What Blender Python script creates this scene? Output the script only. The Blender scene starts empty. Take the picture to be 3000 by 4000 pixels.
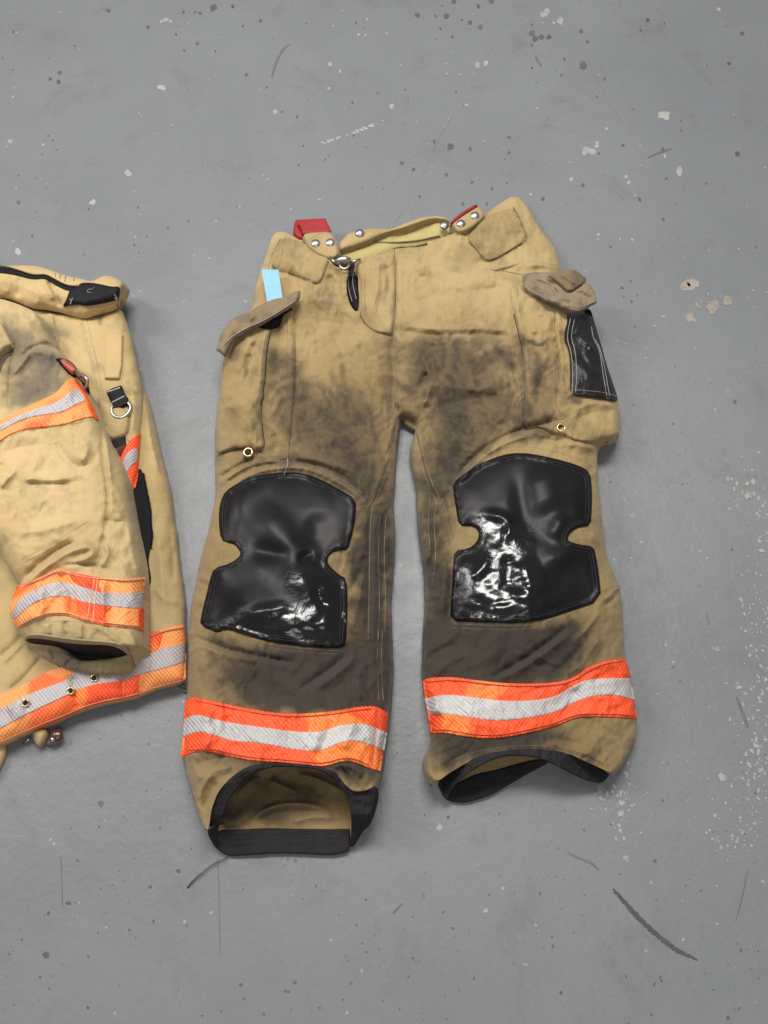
import bpy, math, random
import numpy as np
random.seed(5); rng = np.random.RandomState(7)
scene = bpy.context.scene
COL = scene.collection

# ------------------------------------------------------------------ camera
HC, TH, FOV = 1.25, math.radians(24), math.radians(60)
FPX = 2000/math.tan(FOV/2)
cam = bpy.data.objects.new('camera', bpy.data.cameras.new('camera'))
COL.objects.link(cam); scene.camera = cam
cam.location = (0, 0, HC); cam.rotation_euler = (TH, 0, 0)
cam.data.sensor_fit = 'VERTICAL'; cam.data.angle = FOV; cam.data.clip_end = 60; cam.data.clip_start = .02

def P(u, v, z):
    """plan position: photo coordinate (3000x4000) at real height z (m)"""
    u = np.asarray(u, float); v = np.asarray(v, float); z = np.asarray(z, float)
    a = (u-1500)/FPX; b = (2000-v)/FPX
    dx = a; dy = b*math.cos(TH)+math.sin(TH); dz = b*math.sin(TH)-math.cos(TH)
    t = (HC-z)/(-dz)
    return np.stack([dx*t, dy*t, z+0*t], -1)

FR = {'A':(800,700,.5425),'B':(1600,700,.5425),'C':(700,1500,.6028),'D':(1500,1500,.6028),'E':(650,2450,.5726),
      'F':(1600,2450,.5726),'G':(0,1000,.4521),'H':(0,2000,.4521),'I':(0,980,.3014),'J':(0,2560,.3014),
      'K':(200,1350,.3014),'L':(1250,800,.3014),'M':(2000,0,.6028),'N':(1000,0,.6028),'O':(0,0,.6028),
      'Q':(2000,1000,.6028),'R':(2000,2000,.6028),'S':(2000,3000,.6028),'U':(1000,3000,.6028),'V':(0,3000,.6028),'Z':(0,0,1)}
def W(s):
    """'A 1,2 3,4 B 5,6' -> array of photo coordinates"""
    out = []; f = FR['Z']
    for tok in s.split():
        if tok in FR: f = FR[tok]
        else:
            k = 3 if tok.endswith('!') else 1      # '!' keeps a corner sharp
            x, y = tok.rstrip('!').split(','); out += [(f[0]+float(x)*f[2], f[1]+float(y)*f[2])]*k
    return np.array(out)

# ------------------------------------------------------------------ noise
def _hash(ix, iy, s):
    n = (ix.astype(np.int64)*374761393 + iy.astype(np.int64)*668265263 + s*974634777) & 0x7fffffff
    n = ((n ^ (n >> 13))*1274126177) & 0x7fffffff
    n = n ^ (n >> 16)
    return (n & 0xffff)/65535.0
def vnoise(x, y, s=0):
    ix = np.floor(x); iy = np.floor(y); fx = x-ix; fy = y-iy
    fx = fx*fx*fx*(fx*(fx*6-15)+10); fy = fy*fy*fy*(fy*(fy*6-15)+10)
    ix = ix.astype(np.int64); iy = iy.astype(np.int64)
    a = _hash(ix, iy, s); b = _hash(ix+1, iy, s); c = _hash(ix, iy+1, s); d = _hash(ix+1, iy+1, s)
    return (a*(1-fx)+b*fx)*(1-fy)+(c*(1-fx)+d*fx)*fy*1.0
def fbm(x, y, s=0, o=4):
    t = 0; a = .5; n = 0
    for k in range(o):
        t = t+a*vnoise(x, y, s+k*17); n += a; a *= .5
        x, y = x*1.9*.85+y*1.9*.53+3.1, y*1.9*.85-x*1.9*.53+7.7
    return t/n*2-1
def ridged(x, y, s=0):
    wx = x+.8*fbm(x*.6, y*.6, s+50, 2); wy = y+.8*fbm(x*.6, y*.6, s+60, 2)
    return 1-np.abs(fbm(wx, wy, s, 3))*2.6

def crumple(x, y, s=0, L=90., amp=1.):
    """sharp fold network: warped triangle waves, faded in and out"""
    t = 0
    for k, a in enumerate((.35, 1.25, 2.2, 2.9)):
        ph = (x*math.cos(a)+y*math.sin(a))/L+1.7*fbm(x/(L*2.2), y/(L*2.2), s+k*7, 2)+k*.37
        w_ = 1-4*np.abs((ph % 1)-.5)
        m = np.clip(fbm(x/(L*1.3), y/(L*1.3), s+30+k*11, 2)*3.2, 0, 1)
        t = t+w_*m
    return t*amp
# ------------------------------------------------------------------ 2-D geometry
def chaikin(p, n=2, closed=True):
    for _ in range(n):
        q = []
        m = len(p)
        for i in range(m if closed else m-1):
            a = p[i]; b = p[(i+1) % m]
            q += [a*.75+b*.25, a*.25+b*.75]
        if not closed: q = [p[0]]+q+[p[-1]]
        p = np.array(q)
    return p
def resample(p, step):
    d = np.hypot(*(p[1:]-p[:-1]).T); s = np.r_[0, np.cumsum(d)]
    n = max(2, int(s[-1]/step)+1); t = np.linspace(0, s[-1], n)
    return np.stack([np.interp(t, s, p[:, 0]), np.interp(t, s, p[:, 1])], 1), t
def polydist(u, v, p, closed=True):
    """distance, signed side, nearest point, arc param to polyline"""
    best = np.full(u.shape, 1e9); sg = np.zeros(u.shape); nx = np.zeros(u.shape); ny = np.zeros(u.shape); ar = np.zeros(u.shape)
    m = len(p); s = 0
    for i in range(m if closed else m-1):
        a = p[i]; b = p[(i+1) % m]; e = b-a; L = math.hypot(*e)
        if L < 1e-6: continue
        t = np.clip(((u-a[0])*e[0]+(v-a[1])*e[1])/(L*L), 0, 1)
        qx = a[0]+t*e[0]; qy = a[1]+t*e[1]; d = np.hypot(u-qx, v-qy)
        k = d < best
        best = np.where(k, d, best); nx = np.where(k, qx, nx); ny = np.where(k, qy, ny)
        sg = np.where(k, np.sign(e[0]*(v-a[1])-e[1]*(u-a[0])), sg); ar = np.where(k, s+t*L, ar)
        s += L
    return best, sg, nx, ny, ar/max(s, 1e-6)
def inside(u, v, p):
    r = np.zeros(u.shape, bool); m = len(p)
    for i in range(m):
        x1, y1 = p[i]; x2, y2 = p[(i+1) % m]
        if y1 == y2: continue
        c = ((y1 > v) != (y2 > v)) & (u < (x2-x1)*(v-y1)/(y2-y1)+x1)
        r ^= c
    return r

# ------------------------------------------------------------------ objects
def tag(o, label=None, cat=None, group=None, kind=None):
    if label: o['label'] = label
    if cat: o['category'] = cat
    if group: o['group'] = group
    if kind: o['kind'] = kind
def mesh_obj(name, V, F, mat, parent=None, smooth=True, masks=None):
    me = bpy.data.meshes.new(name); me.from_pydata([tuple(x) for x in np.asarray(V)], [], [tuple(int(i) for i in f) for f in F])
    me.validate(); me.update()
    if smooth: me.polygons.foreach_set('use_smooth', [True]*len(me.polygons))
    me.materials.append(mat)
    if masks is not None:
        at = me.attributes.new('mask', 'FLOAT_COLOR', 'POINT')
        c = np.ones((len(V), 4)); c[:, :3] = masks
        at.data.foreach_set('color', c.ravel())
    o = bpy.data.objects.new(name, me); COL.objects.link(o)
    if parent is not None: o.parent = parent; o.matrix_parent_inverse = parent.matrix_world.inverted()
    return o
def empty(name, loc):
    o = bpy.data.objects.new(name, None); COL.objects.link(o); o.location = loc
    o.empty_display_size = .05
    bpy.context.view_layer.update()
    return o

def patch(name, poly, hfun, mat, parent, step=6, low=None, inset=.35, sm=2, mask=None, wob=0, lift=0, build=True):
    """cloth panel: fills an outline, hfun(u,v,d)->height, edge folded down to low(u,v,z)"""
    p = chaikin(np.array(poly, float), sm) if sm else np.array(poly, float)
    if wob:
        q, _ = resample(np.vstack([p, p[:1]]), 9); q = q[:-1]
        q = q+wob*np.stack([fbm(q[:, 0]/40, q[:, 1]/40, 3, 3), fbm(q[:, 0]/40, q[:, 1]/40, 9, 3)], 1); p = q
    u0, v0 = p.min(0)-2*step; u1, v1 = p.max(0)+2*step
    U, V = np.meshgrid(np.arange(u0, u1, step), np.arange(v0, v1, step))
    ins = inside(U, V, p)
    cell = ins[:-1, :-1] | ins[1:, :-1] | ins[:-1, 1:] | ins[1:, 1:]
    use = np.zeros(U.shape, bool)
    use[:-1, :-1] |= cell; use[1:, :-1] |= cell; use[:-1, 1:] |= cell; use[1:, 1:] |= cell
    idx = -np.ones(U.shape, int); idx[use] = np.arange(use.sum())
    u = U[use]; v = V[use]; i_ = ins[use]
    d, sg, nx, ny, ar = polydist(u, v, p)
    out = ~i_
    u = np.where(out, nx, u); v = np.where(out, ny, v); d = np.where(out, 0, d)
    z = hfun(u, v, d)+lift
    J, I = np.nonzero(cell)
    F = np.stack([idx[J+1, I], idx[J+1, I+1], idx[J, I+1], idx[J, I]], 1)
    # boundary edges
    E = {}
    for f in F:
        for k in range(4):
            a, b = int(f[k]), int(f[(k+1) % 4])
            if (b, a) in E: del E[(b, a)]
            else: E[(a, b)] = 1
    bv = sorted({a for e in E for a in e}); bm_ = {a: k for k, a in enumerate(bv)}
    bu = u[bv]; bw = v[bv]; bz = z[bv]
    Vt = P(u, v, z)
    # inward direction
    nrm = np.zeros((len(bv), 2))
    pw = P(bu, bw, bz)
    for (a, b) in E:
        ea = Vt[b]-Vt[a]; n = np.array([-ea[1], ea[0]])
        nrm[bm_[a]] += n; nrm[bm_[b]] += n
    nl = np.hypot(nrm[:, 0], nrm[:, 1])+1e-9; nrm /= nl[:, None]
    zl = low(bu, bw, bz) if low else bz-.003
    zl = np.minimum(zl, bz-.0006)
    rings = []
    drop = bz-zl
    for f_, k in ((.35, -.10), (1.0, inset)):
        q = pw.copy(); q[:, 2] = bz-drop*f_
        q[:, :2] += nrm*(np.minimum(drop, .05)*k)[:, None]
        rings.append(q)
    n0 = len(Vt); nb = len(bv)
    Vall = np.vstack([Vt]+rings)
    Fs = [tuple(f) for f in F]
    for (a, b) in E:
        ka, kb = bm_[a], bm_[b]
        Fs.append((b, a, n0+ka, n0+kb))
        Fs.append((n0+kb, n0+ka, n0+nb+ka, n0+nb+kb))
    M = None
    if mask is not None:
        m = mask(u, v); M = np.vstack([m, m[bv], m[bv]])
    # drop degenerate
    Fs = [f for f in Fs if len(set(f)) == 4]
    return mesh_obj(name, Vall, Fs, mat, parent, masks=M)

def ribbon_geo(lines, hfun, width, lift=.0006, step=7, dash=None, th=.0008):
    """thin raised strip(s) draped along polylines; dash=(on,off) px"""
    VV = []; FF = []
    for ln in lines:
        p = chaikin(np.array(ln, float), 2, False)
        q, t = resample(p, step)
        tan = np.gradient(q, axis=0); tan /= np.hypot(tan[:, 0], tan[:, 1])[:, None]+1e-9
        nr = np.stack([-tan[:, 1], tan[:, 0]], 1)
        A = q-nr*width/2; B = q+nr*width/2
        segs = [(0, len(q)-1)]
        if dash:
            segs = []; s = 0; on = max(1, int(dash[0]/step)); off = max(1, int(dash[1]/step))
            while s < len(q)-1:
                segs.append((s, min(s+on, len(q)-1))); s += on+off
        hA = hfun(A[:, 0], A[:, 1]); hB = hfun(B[:, 0], B[:, 1]); hC = hfun(q[:, 0], q[:, 1])
        for (s, e) in segs:
            n0 = len(VV)
            for i in range(s, e+1):
                VV.append(P(A[i, 0], A[i, 1], hA[i]-.001)); VV.append(P(q[i, 0], q[i, 1], max(hC[i], (hA[i]+hB[i])/2)+lift+th)); VV.append(P(B[i, 0], B[i, 1], hB[i]-.001))
            for i in range(e-s):
                a = n0+3*i
                FF.append((a, a+1, a+4, a+3)); FF.append((a+1, a+2, a+5, a+4))
    return np.array(VV), FF
def ribbon(name, lines, hfun, width, mat, parent, **k):
    k.pop('dash', None)
    for ln in lines:
        V_, F_ = ribbon_geo([ln], hfun, width, **k)
        o = mesh_obj(name, V_, F_, mat, parent)
    return o
def offs(line, d):
    p = np.array(line, float); t = np.gradient(p, axis=0); t /= np.hypot(t[:, 0], t[:, 1])[:, None]+1e-9
    return p+d*np.stack([-t[:, 1], t[:, 0]], 1)

def revolve(c, prof, n=20, normal=(0, 0, 1), hole=False):
    """prof: list of (radius, height)"""
    from mathutils import Vector
    q = Vector((0, 0, 1)).rotation_difference(Vector(normal).normalized())
    V_ = []; F_ = []
    for r, h in prof:
        for k in range(n):
            a = 2*math.pi*k/n; w = q @ Vector((r*math.cos(a), r*math.sin(a), h)); V_.append((c[0]+w.x, c[1]+w.y, c[2]+w.z))
    for j in range(len(prof)-1):
        for k in range(n): F_.append((j*n+k, j*n+(k+1) % n, (j+1)*n+(k+1) % n, (j+1)*n+k))
    if not hole: F_.append(tuple((len(prof)-1)*n+k for k in range(n)))
    return V_, F_
def tube(pts, r, n=10, closed=False):
    from mathutils import Vector
    pts = [Vector(p) for p in pts]; V_ = []; F_ = []; m = len(pts)
    for i, p in enumerate(pts):
        if closed: t = pts[(i+1) % m]-pts[i-1]
        else: t = pts[min(i+1, m-1)]-pts[max(i-1, 0)]
        t.normalize(); up = Vector((0, 0, 1))
        if abs(t.dot(up)) > .95: up = Vector((1, 0, 0))
        a = t.cross(up).normalized(); b = t.cross(a).normalized()
        rr = r[i] if hasattr(r, '__len__') else r
        for k in range(n):
            w = 2*math.pi*k/n; q = p+a*rr*math.cos(w)+b*rr*math.sin(w); V_.append(tuple(q))
    for i in range(m if closed else m-1):
        j = (i+1) % m
        for k in range(n): F_.append((i*n+k, i*n+(k+1) % n, j*n+(k+1) % n, j*n+k))
    if not closed: F_.append(tuple(range(n-1, -1, -1))); F_.append(tuple((m-1)*n+k for k in range(n)))
    return V_, F_
def merge(*gs):
    V_ = []; F_ = []
    for v, f in gs:
        n = len(V_); V_ += [tuple(x) for x in v]; F_ += [tuple(i+n for i in q) for q in f]
    return V_, F_

# ------------------------------------------------------------------ materials
def newmat(name):
    m = bpy.data.materials.new(name); m.use_nodes = True; nt = m.node_tree
    for n in list(nt.nodes): nt.nodes.remove(n)
    out = nt.nodes.new('ShaderNodeOutputMaterial'); b = nt.nodes.new('ShaderNodeBsdfPrincipled')
    nt.links.new(b.outputs[0], out.inputs[0])
    return m, nt, b
def N(nt, t, **k):
    n = nt.nodes.new('ShaderNode'+t)
    for a, b in k.items():
        if a in n.inputs.keys() if isinstance(a, str) else False: pass
        setattr(n, a, b)
    return n
def noise(nt, scale, detail=4, rough=.6, dist=0, vec=None):
    n = nt.nodes.new('ShaderNodeTexNoise'); n.inputs['Scale'].default_value = scale; n.inputs['Detail'].default_value = detail
    n.inputs['Roughness'].default_value = rough; n.inputs['Distortion'].default_value = dist
    if vec: nt.links.new(vec, n.inputs['Vector'])
    return n.outputs['Fac']
def geo(nt): return nt.nodes.new('ShaderNodeNewGeometry').outputs['Position']
def ramp(nt, x, a, b, lo=0., hi=1.):
    n = nt.nodes.new('ShaderNodeMapRange'); n.inputs[1].default_value = a; n.inputs[2].default_value = b
    n.inputs[3].default_value = lo; n.inputs[4].default_value = hi; n.interpolation_type = 'SMOOTHSTEP'
    nt.links.new(x, n.inputs[0]); return n.outputs[0]
def math_(nt, op, a, b):
    n = nt.nodes.new('ShaderNodeMath'); n.operation = op
    for i, x in enumerate((a, b)):
        if isinstance(x, (int, float)): n.inputs[i].default_value = x
        else: nt.links.new(x, n.inputs[i])
    return n.outputs[0]
def mix(nt, f, a, b, mode='MIX'):
    n = nt.nodes.new('ShaderNodeMix'); n.data_type = 'RGBA'; n.blend_type = mode
    for s, x in ((n.inputs[0], f), (n.inputs[6], a), (n.inputs[7], b)):
        if isinstance(x, (int, float)): s.default_value = x
        elif isinstance(x, tuple): s.default_value = (*x, 1)
        else: nt.links.new(x, s)
    return n.outputs[2]
def bump(nt, b, items):
    prev = None
    for h, s, d in items:
        n = nt.nodes.new('ShaderNodeBump'); n.inputs['Strength'].default_value = s; n.inputs['Distance'].default_value = d
        nt.links.new(h, n.inputs['Height'])
        if prev: nt.links.new(prev, n.inputs['Normal'])
        prev = n.outputs[0]
    nt.links.new(prev, b.inputs['Normal'])
def wave(nt, vec, scale, rot=(0, 0, 0), dist=0):
    mp = nt.nodes.new('ShaderNodeMapping'); mp.inputs['Rotation'].default_value = rot; nt.links.new(vec, mp.inputs[0])
    w = nt.nodes.new('ShaderNodeTexWave'); w.inputs['Scale'].default_value = scale; w.inputs['Distortion'].default_value = dist
    nt.links.new(mp.outputs[0], w.inputs[0]); return w.outputs['Fac']

def fabric(name, clean, warm, dirt, rough=.88, masked=True, base_dirt=0., var=.5, hue=(.30, .185, .075)):
    m, nt, b = newmat(name); g = geo(nt)
    if masked:
        at = nt.nodes.new('ShaderNodeAttribute'); at.attribute_name = 'mask'
        sp = nt.nodes.new('ShaderNodeSeparateColor'); nt.links.new(at.outputs['Color'], sp.inputs[0])
        soot, olive, rust = sp.outputs
    n1 = noise(nt, 14, 6, .62, .4, g); n2 = noise(nt, 55, 6, .65, 0, g); n3 = noise(nt, 4, 3, .5, 0, g)
    col = mix(nt, ramp(nt, n3, .35, .65), clean, (clean[0]*.88, clean[1]*.84, clean[2]*.75))
    if masked: col = mix(nt, olive, col, warm)
    col = mix(nt, math_(nt, 'MULTIPLY', ramp(nt, n1, .45, .75), var), col, tuple(c*.62 for c in warm))
    if masked:
        r_ = math_(nt, 'MULTIPLY', rust, ramp(nt, n2, .3, .6, .4, 1.))
        col = mix(nt, r_, col, hue)
        x = math_(nt, 'ADD', soot, math_(nt, 'MULTIPLY', math_(nt, 'SUBTRACT', n1, .5), .38))
        x = math_(nt, 'ADD', x, math_(nt, 'MULTIPLY', math_(nt, 'SUBTRACT', n2, .5), .28))
        gate = ramp(nt, soot, .0, .15)
        n4 = noise(nt, 170, 4, .7, 0, g)
        s1 = math_(nt, 'MULTIPLY', math_(nt, 'MULTIPLY', ramp(nt, x, -.05, .5), gate), .85)
        col = mix(nt, s1, col, tuple(.62*a_+.35*d_ for a_, d_ in zip(warm, dirt)))
        x = math_(nt, 'ADD', x, math_(nt, 'MULTIPLY', math_(nt, 'SUBTRACT', n4, .5), .5))
        s_ = math_(nt, 'MULTIPLY', math_(nt, 'MULTIPLY', ramp(nt, x, .12, 1.0), gate), .95)
        col = mix(nt, s_, col, dirt)
    fine = noise(nt, 420, 3, .7, 0, g)
    col = mix(nt, ramp(nt, fine, .3, .7), col, (.5, .5, .5), 'OVERLAY') if False else mix(nt, ramp(nt, fine, .35, .75, 0, .16), col, tuple(c*.55 for c in warm))
    nt.links.new(col, b.inputs['Base Color'])
    b.inputs['Roughness'].default_value = rough
    b.inputs['Sheen Weight'].default_value = .15; b.inputs['Sheen Roughness'].default_value = .5
    b.inputs['Specular IOR Level'].default_value = .25
    w1 = wave(nt, g, 260, (0, 0, .6)); w2 = wave(nt, g, 260, (0, 0, -.97))
    rn = nt.nodes.new('ShaderNodeTexNoise'); rn.noise_type = 'RIDGED_MULTIFRACTAL'; rn.inputs['Scale'].default_value = 9; rn.inputs['Detail'].default_value = 3; rn.inputs['Distortion'].default_value = .6
    nt.links.new(g, rn.inputs['Vector'])
    bump(nt, b, [(rn.outputs['Fac'], .35, .0035), (noise(nt, 45, 4, .55, .5, g), .5, .0035), (noise(nt, 150, 3, .6, .2, g), .4, .0012), (math_(nt, 'MULTIPLY', w1, w2), .35, .0006), (fine, .3, .0006)])
    return m
def simple(name, col, rough=.5, metal=0, spec=.5, bumps=((60, .3, .002),), var=.25, coat=0):
    m, nt, b = newmat(name); g = geo(nt)
    n1 = noise(nt, 40, 5, .6, 0, g)
    nt.links.new(mix(nt, ramp(nt, n1, .35, .7), col, tuple(c*(1-var) for c in col)), b.inputs['Base Color'])
    b.inputs['Roughness'].default_value = rough; b.inputs['Metallic'].default_value = metal
    b.inputs['Specular IOR Level'].default_value = spec; b.inputs['Coat Weight'].default_value = coat
    if bumps: bump(nt, b, [(noise(nt, s, 4, .6, 0, g), st, d) for s, st, d in bumps])
    return m

M_trous = fabric('aramid_trousers', (.495, .365, .178), (.225, .158, .072), (.036, .029, .024), var=.5)
M_coat = fabric('aramid_coat', (.64, .47, .235), (.35, .27, .13), (.13, .11, .09), var=.25, hue=(.42, .23, .09))
M_lining = fabric('yellow_lining', (.58, .47, .20), (.40, .32, .12), (.1, .08, .05), var=.4)
M_flap = fabric('grimy_flap', (.29, .225, .15), (.22, .16, .10), (.08, .06, .045), var=.6)
M_bind = simple('black_binding', (.023, .021, .0225), .8, spec=.2, bumps=((250, .5, .001), (40, .4, .003)))
M_black = simple('black_cloth', (.010, .009, .0095), .7, spec=.25, bumps=((90, .5, .003),))
M_thread = simple('tan_thread', (.33, .25, .145), .8, bumps=())
M_dthread = simple('dark_thread', (.065, .048, .032), .9, bumps=())
M_pthread = simple('bluish_thread', (.022, .022, .028), .7, bumps=())
M_gthread = simple('grey_thread', (.42, .40, .37), .7, bumps=())
M_red = simple('red_webbing', (.36, .010, .012), .6, bumps=((300, .6, .0008),))
M_darkred = simple('dark_red_cloth', (.10, .006, .006), .8)
M_silver = simple('steel', (.50, .49, .48), .33, metal=1, bumps=((120, .2, .001),), var=.1)
M_brass = simple('brass', (.72, .58, .28), .28, metal=1, bumps=((120, .2, .001),), var=.15)
M_brown = simple('brown_snap', (.09, .03, .015), .25, spec=.7, bumps=())
M_blue = simple('blue_tape', (.26, .52, .68), .6, bumps=((50, .3, .002),), var=.06)
M_ziptape = simple('zipper_tape', (.011, .011, .012), .8, spec=.2, bumps=((300, .6, .001),))
M_hose = simple('orange_rubber', (.45, .09, .05), .4)
M_side = simple('black_pocket_panel', (.014, .0125, .012), .42, spec=.35, bumps=((25, .35, .006), (200, .3, .0008)))

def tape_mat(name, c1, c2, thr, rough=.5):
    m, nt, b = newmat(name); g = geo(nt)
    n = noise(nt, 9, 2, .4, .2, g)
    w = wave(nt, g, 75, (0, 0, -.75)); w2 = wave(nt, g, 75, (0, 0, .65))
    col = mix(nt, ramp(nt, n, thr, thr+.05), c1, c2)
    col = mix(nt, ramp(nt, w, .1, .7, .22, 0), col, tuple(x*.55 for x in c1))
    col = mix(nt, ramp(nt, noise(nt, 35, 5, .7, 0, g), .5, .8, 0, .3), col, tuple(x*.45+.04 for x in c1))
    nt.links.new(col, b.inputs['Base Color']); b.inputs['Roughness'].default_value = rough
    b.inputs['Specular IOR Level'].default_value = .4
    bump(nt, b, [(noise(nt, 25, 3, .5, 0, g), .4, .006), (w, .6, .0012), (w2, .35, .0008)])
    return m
M_or = tape_mat('fluorescent_tape_red_orange', (1.0, .105, .028), (1.0, .25, .055), .56)  # lighter patches paint angle-dependent sheen into the tape colour
M_orc = tape_mat('fluorescent_tape_painted_sheen', (1.0, .36, .11), (1.0, .15, .035), .58)  # coat tape lightened to paint its retroreflective sheen; redder patches lack it
M_sil = tape_mat('reflective_silver', (.50, .48, .46), (.58, .56, .54), .5, .55)
M_silc = tape_mat('reflective_silver_coat', (.46, .41, .41), (.52, .48, .48), .5, .42)

def leather():
    m, nt, b = newmat('knee_vinyl'); g = geo(nt)
    at = nt.nodes.new('ShaderNodeAttribute'); at.attribute_name = 'mask'
    sp = nt.nodes.new('ShaderNodeSeparateColor'); nt.links.new(at.outputs['Color'], sp.inputs[0])
    wet = sp.outputs[0]
    n1 = noise(nt, 22, 4, .6, .5, g)
    col = mix(nt, ramp(nt, n1, .3, .7), (.008, .0072, .0074), (.012, .0108, .0112))
    col = mix(nt, wet, col, (.005, .0045, .0045)); nt.links.new(col, b.inputs['Base Color'])
    x = math_(nt, 'ADD', wet, math_(nt, 'MULTIPLY', math_(nt, 'SUBTRACT', noise(nt, 30, 4, .6, .6, g), .5), .7))
    w_ = ramp(nt, x, .05, .95)
    r = nt.nodes.new('ShaderNodeMapRange'); r.inputs[3].default_value = .36; r.inputs[4].default_value = .17; nt.links.new(w_, r.inputs[0])
    nt.links.new(r.outputs[0], b.inputs['Roughness'])
    nt.links.new(ramp(nt, w_, 0, 1, .16, .55), b.inputs['Specular IOR Level'])
    cr = noise(nt, 13, 2, .35, .5, g)
    hh = math_(nt, 'MULTIPLY', cr, w_)
    st = nt.nodes.new('ShaderNodeMapping'); st.inputs['Rotation'].default_value = (0, 0, .5); st.inputs['Scale'].default_value = (1.0, .22, 1); nt.links.new(g, st.inputs[0])
    bump(nt, b, [(hh, .26, .012), (math_(nt, 'MULTIPLY', noise(nt, 260, 2, .5, 0, st.outputs[0]), w_), .22, .0012), (noise(nt, 260, 3, .6, 0, g), .15, .0005)])
    return m
M_knee = leather()

def floor_mat():
    m, nt, b = newmat('painted_concrete'); g = geo(nt)
    n1 = noise(nt, 2.2, 5, .6, .3, g); n2 = noise(nt, 9, 6, .7, .5, g); n3 = noise(nt, 160, 4, .7, 0, g)
    col = mix(nt, ramp(nt, n1, .3, .7), (.205, .210, .216), (.176, .181, .188))
    col = mix(nt, ramp(nt, n2, .50, .76, 0, .55), col, (.124, .124, .123))
    col = mix(nt, ramp(nt, n3, .3, .75, 0, .25), col, (.235, .238, .242))
    # tiny dark pits
    v = nt.nodes.new('ShaderNodeTexVoronoi'); v.inputs['Scale'].default_value = 75; nt.links.new(g, v.inputs['Vector'])
    pit = math_(nt, 'MULTIPLY', ramp(nt, v.outputs['Distance'], .10, .17, 1, 0), ramp(nt, noise(nt, 7, 3, .6, 0, g), .50, .60))
    col = mix(nt, math_(nt, 'MULTIPLY', pit, .55), col, (.12, .12, .12))
    v2 = nt.nodes.new('ShaderNodeTexVoronoi'); v2.inputs['Scale'].default_value = 33; nt.links.new(g, v2.inputs['Vector'])
    sp = math_(nt, 'MULTIPLY', ramp(nt, v2.outputs['Distance'], .05, .09, 1, 0), ramp(nt, noise(nt, 5, 3, .6, 2, g), .50, .56))
    col = mix(nt, math_(nt, 'MULTIPLY', sp, .6), col, (.40, .39, .375))
    nt.links.new(col, b.inputs['Base Color'])
    nt.links.new(ramp(nt, n2, .3, .7, .36, .50), b.inputs['Roughness'])
    b.inputs['Specular IOR Level'].default_value = .45
    bump(nt, b, [(noise(nt, 60, 5, .6, 0, g), .20, .004), (noise(nt, 11, 3, .5, 0, g), .2, .008), (n3, .22, .0012), (pit, -.5, .001)])
    return m
M_floor = floor_mat()
M_chip = simple('bare_paint_chip', (.37, .365, .35), .6, var=.25, bumps=())
M_tanchip = simple('tan_paint_chip', (.33, .285, .24), .6, var=.3, bumps=())
M_spot = simple('dark_spot', (.125, .120, .115), .5, var=.35, bumps=())
M_smear = simple('grey_smear', (.185, .185, .185), .5, var=.1, bumps=())

# ------------------------------------------------------------------ floor
f = mesh_obj('floor', [(-6, -4, 0), (6, -4, 0), (6, 8, 0), (-6, 8, 0)], [(0, 1, 2, 3)], M_floor, smooth=False); tag(f, kind='structure')

def blob(u, v, r, asp=1., rot=0., n=11, jag=.35, z=.0004):
    a0 = random.random()*6; pts = []
    rs = [1+jag*(random.random()*2-1) for _ in range(n)]
    for k in range(n):
        a = 2*math.pi*k/n+a0*0; x = r*rs[k]*math.cos(a)*asp; y = r*rs[k]*math.sin(a)
        pts.append((u+x*math.cos(rot)-y*math.sin(rot), v+x*math.sin(rot)+y*math.cos(rot)))
    pts = chaikin(np.array(pts), 1)
    return P(pts[:, 0], pts[:, 1], z)
def marks(name, mat, blobs):
    V_ = []; F_ = []
    for q in blobs:
        n = len(V_); V_ += [tuple(x) for x in q]; F_.append(tuple(n+len(q)-1-i for i in range(len(q))))
    o = mesh_obj(name, V_, F_, mat, smooth=False); tag(o, kind='structure'); return o
lay = [0]
def L_():
    lay[0] += 1; return .0003+.00002*(lay[0] % 20)
chips = []
for fr, lst in (('M', '215,85,24 315,135,22 270,148,9 1340,62,13 985,743,33 480,975,26 520,980,22 550,945,14 548,925,9 1083,1110,22 741,1145,12 757,1180,11 385,1163,12 990,1012,9 835,1072,7 120,1258,10 562,1520,10 556,1550,6 613,835,9 700,1548,7 780,1552,8 798,1268,7 165,700,7 60,740,4'),
                ('O', '1050,567,18 1075,130,16 1105,137,12 1048,138,11 830,1125,20 600,1312,20 280,940,9 65,920,14 75,910,8 50,950,7 118,1630,22 85,628,7 378,792,5 1350,517,5 902,735,6 915,745,5'),
                ('N', '480,418,13 473,572,10 127,727,15 878,690,15 1437,420,17 1490,408,15 545,462,9 665,225,9 710,228,6 845,217,7 1363,680,9 720,125,8 405,1293,6 418,1293,5 1235,478,6'),
                ('Q', '922,453,7 735,568,6 868,663,6 677,552,6 728,1575,7 1190,597,6'),
                ('R', '750,1630,9 945,1180,7 1388,1110,7 1470,1135,14 1218,255,8 770,298,8 995,862,8'),
                ('S', '735,580,14 745,600,9 1360,60,22 705,295,18 650,360,10 835,420,8 1328,765,7 1330,1010,8 1108,1113,11 155,1020,8 90,1275,9 75,1270,6'),
                ('U', '1188,383,19 1488,925,15 1600,778,12 590,1585,10 485,1115,8 1440,625,6'),
                ('V', '1370,937,11 515,870,8 690,1035,7')):
    f0 = FR[fr]
    for t in lst.split():
        x, y, r = map(float, t.split(',')); chips.append(blob(f0[0]+x*f0[2], f0[1]+y*f0[2], r*.6, 1.0+random.random()*.4, random.random()*3, z=L_()))
# dashed chain of scuffs
for i in range(26):
    t = random.random()**.9; x = 385+t*460; y = 945-t*165; chips.append(blob(1000+x*.6028, y*.6028+random.uniform(-4, 4), random.uniform(2, 6), 1.5, .3, z=L_()))
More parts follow.
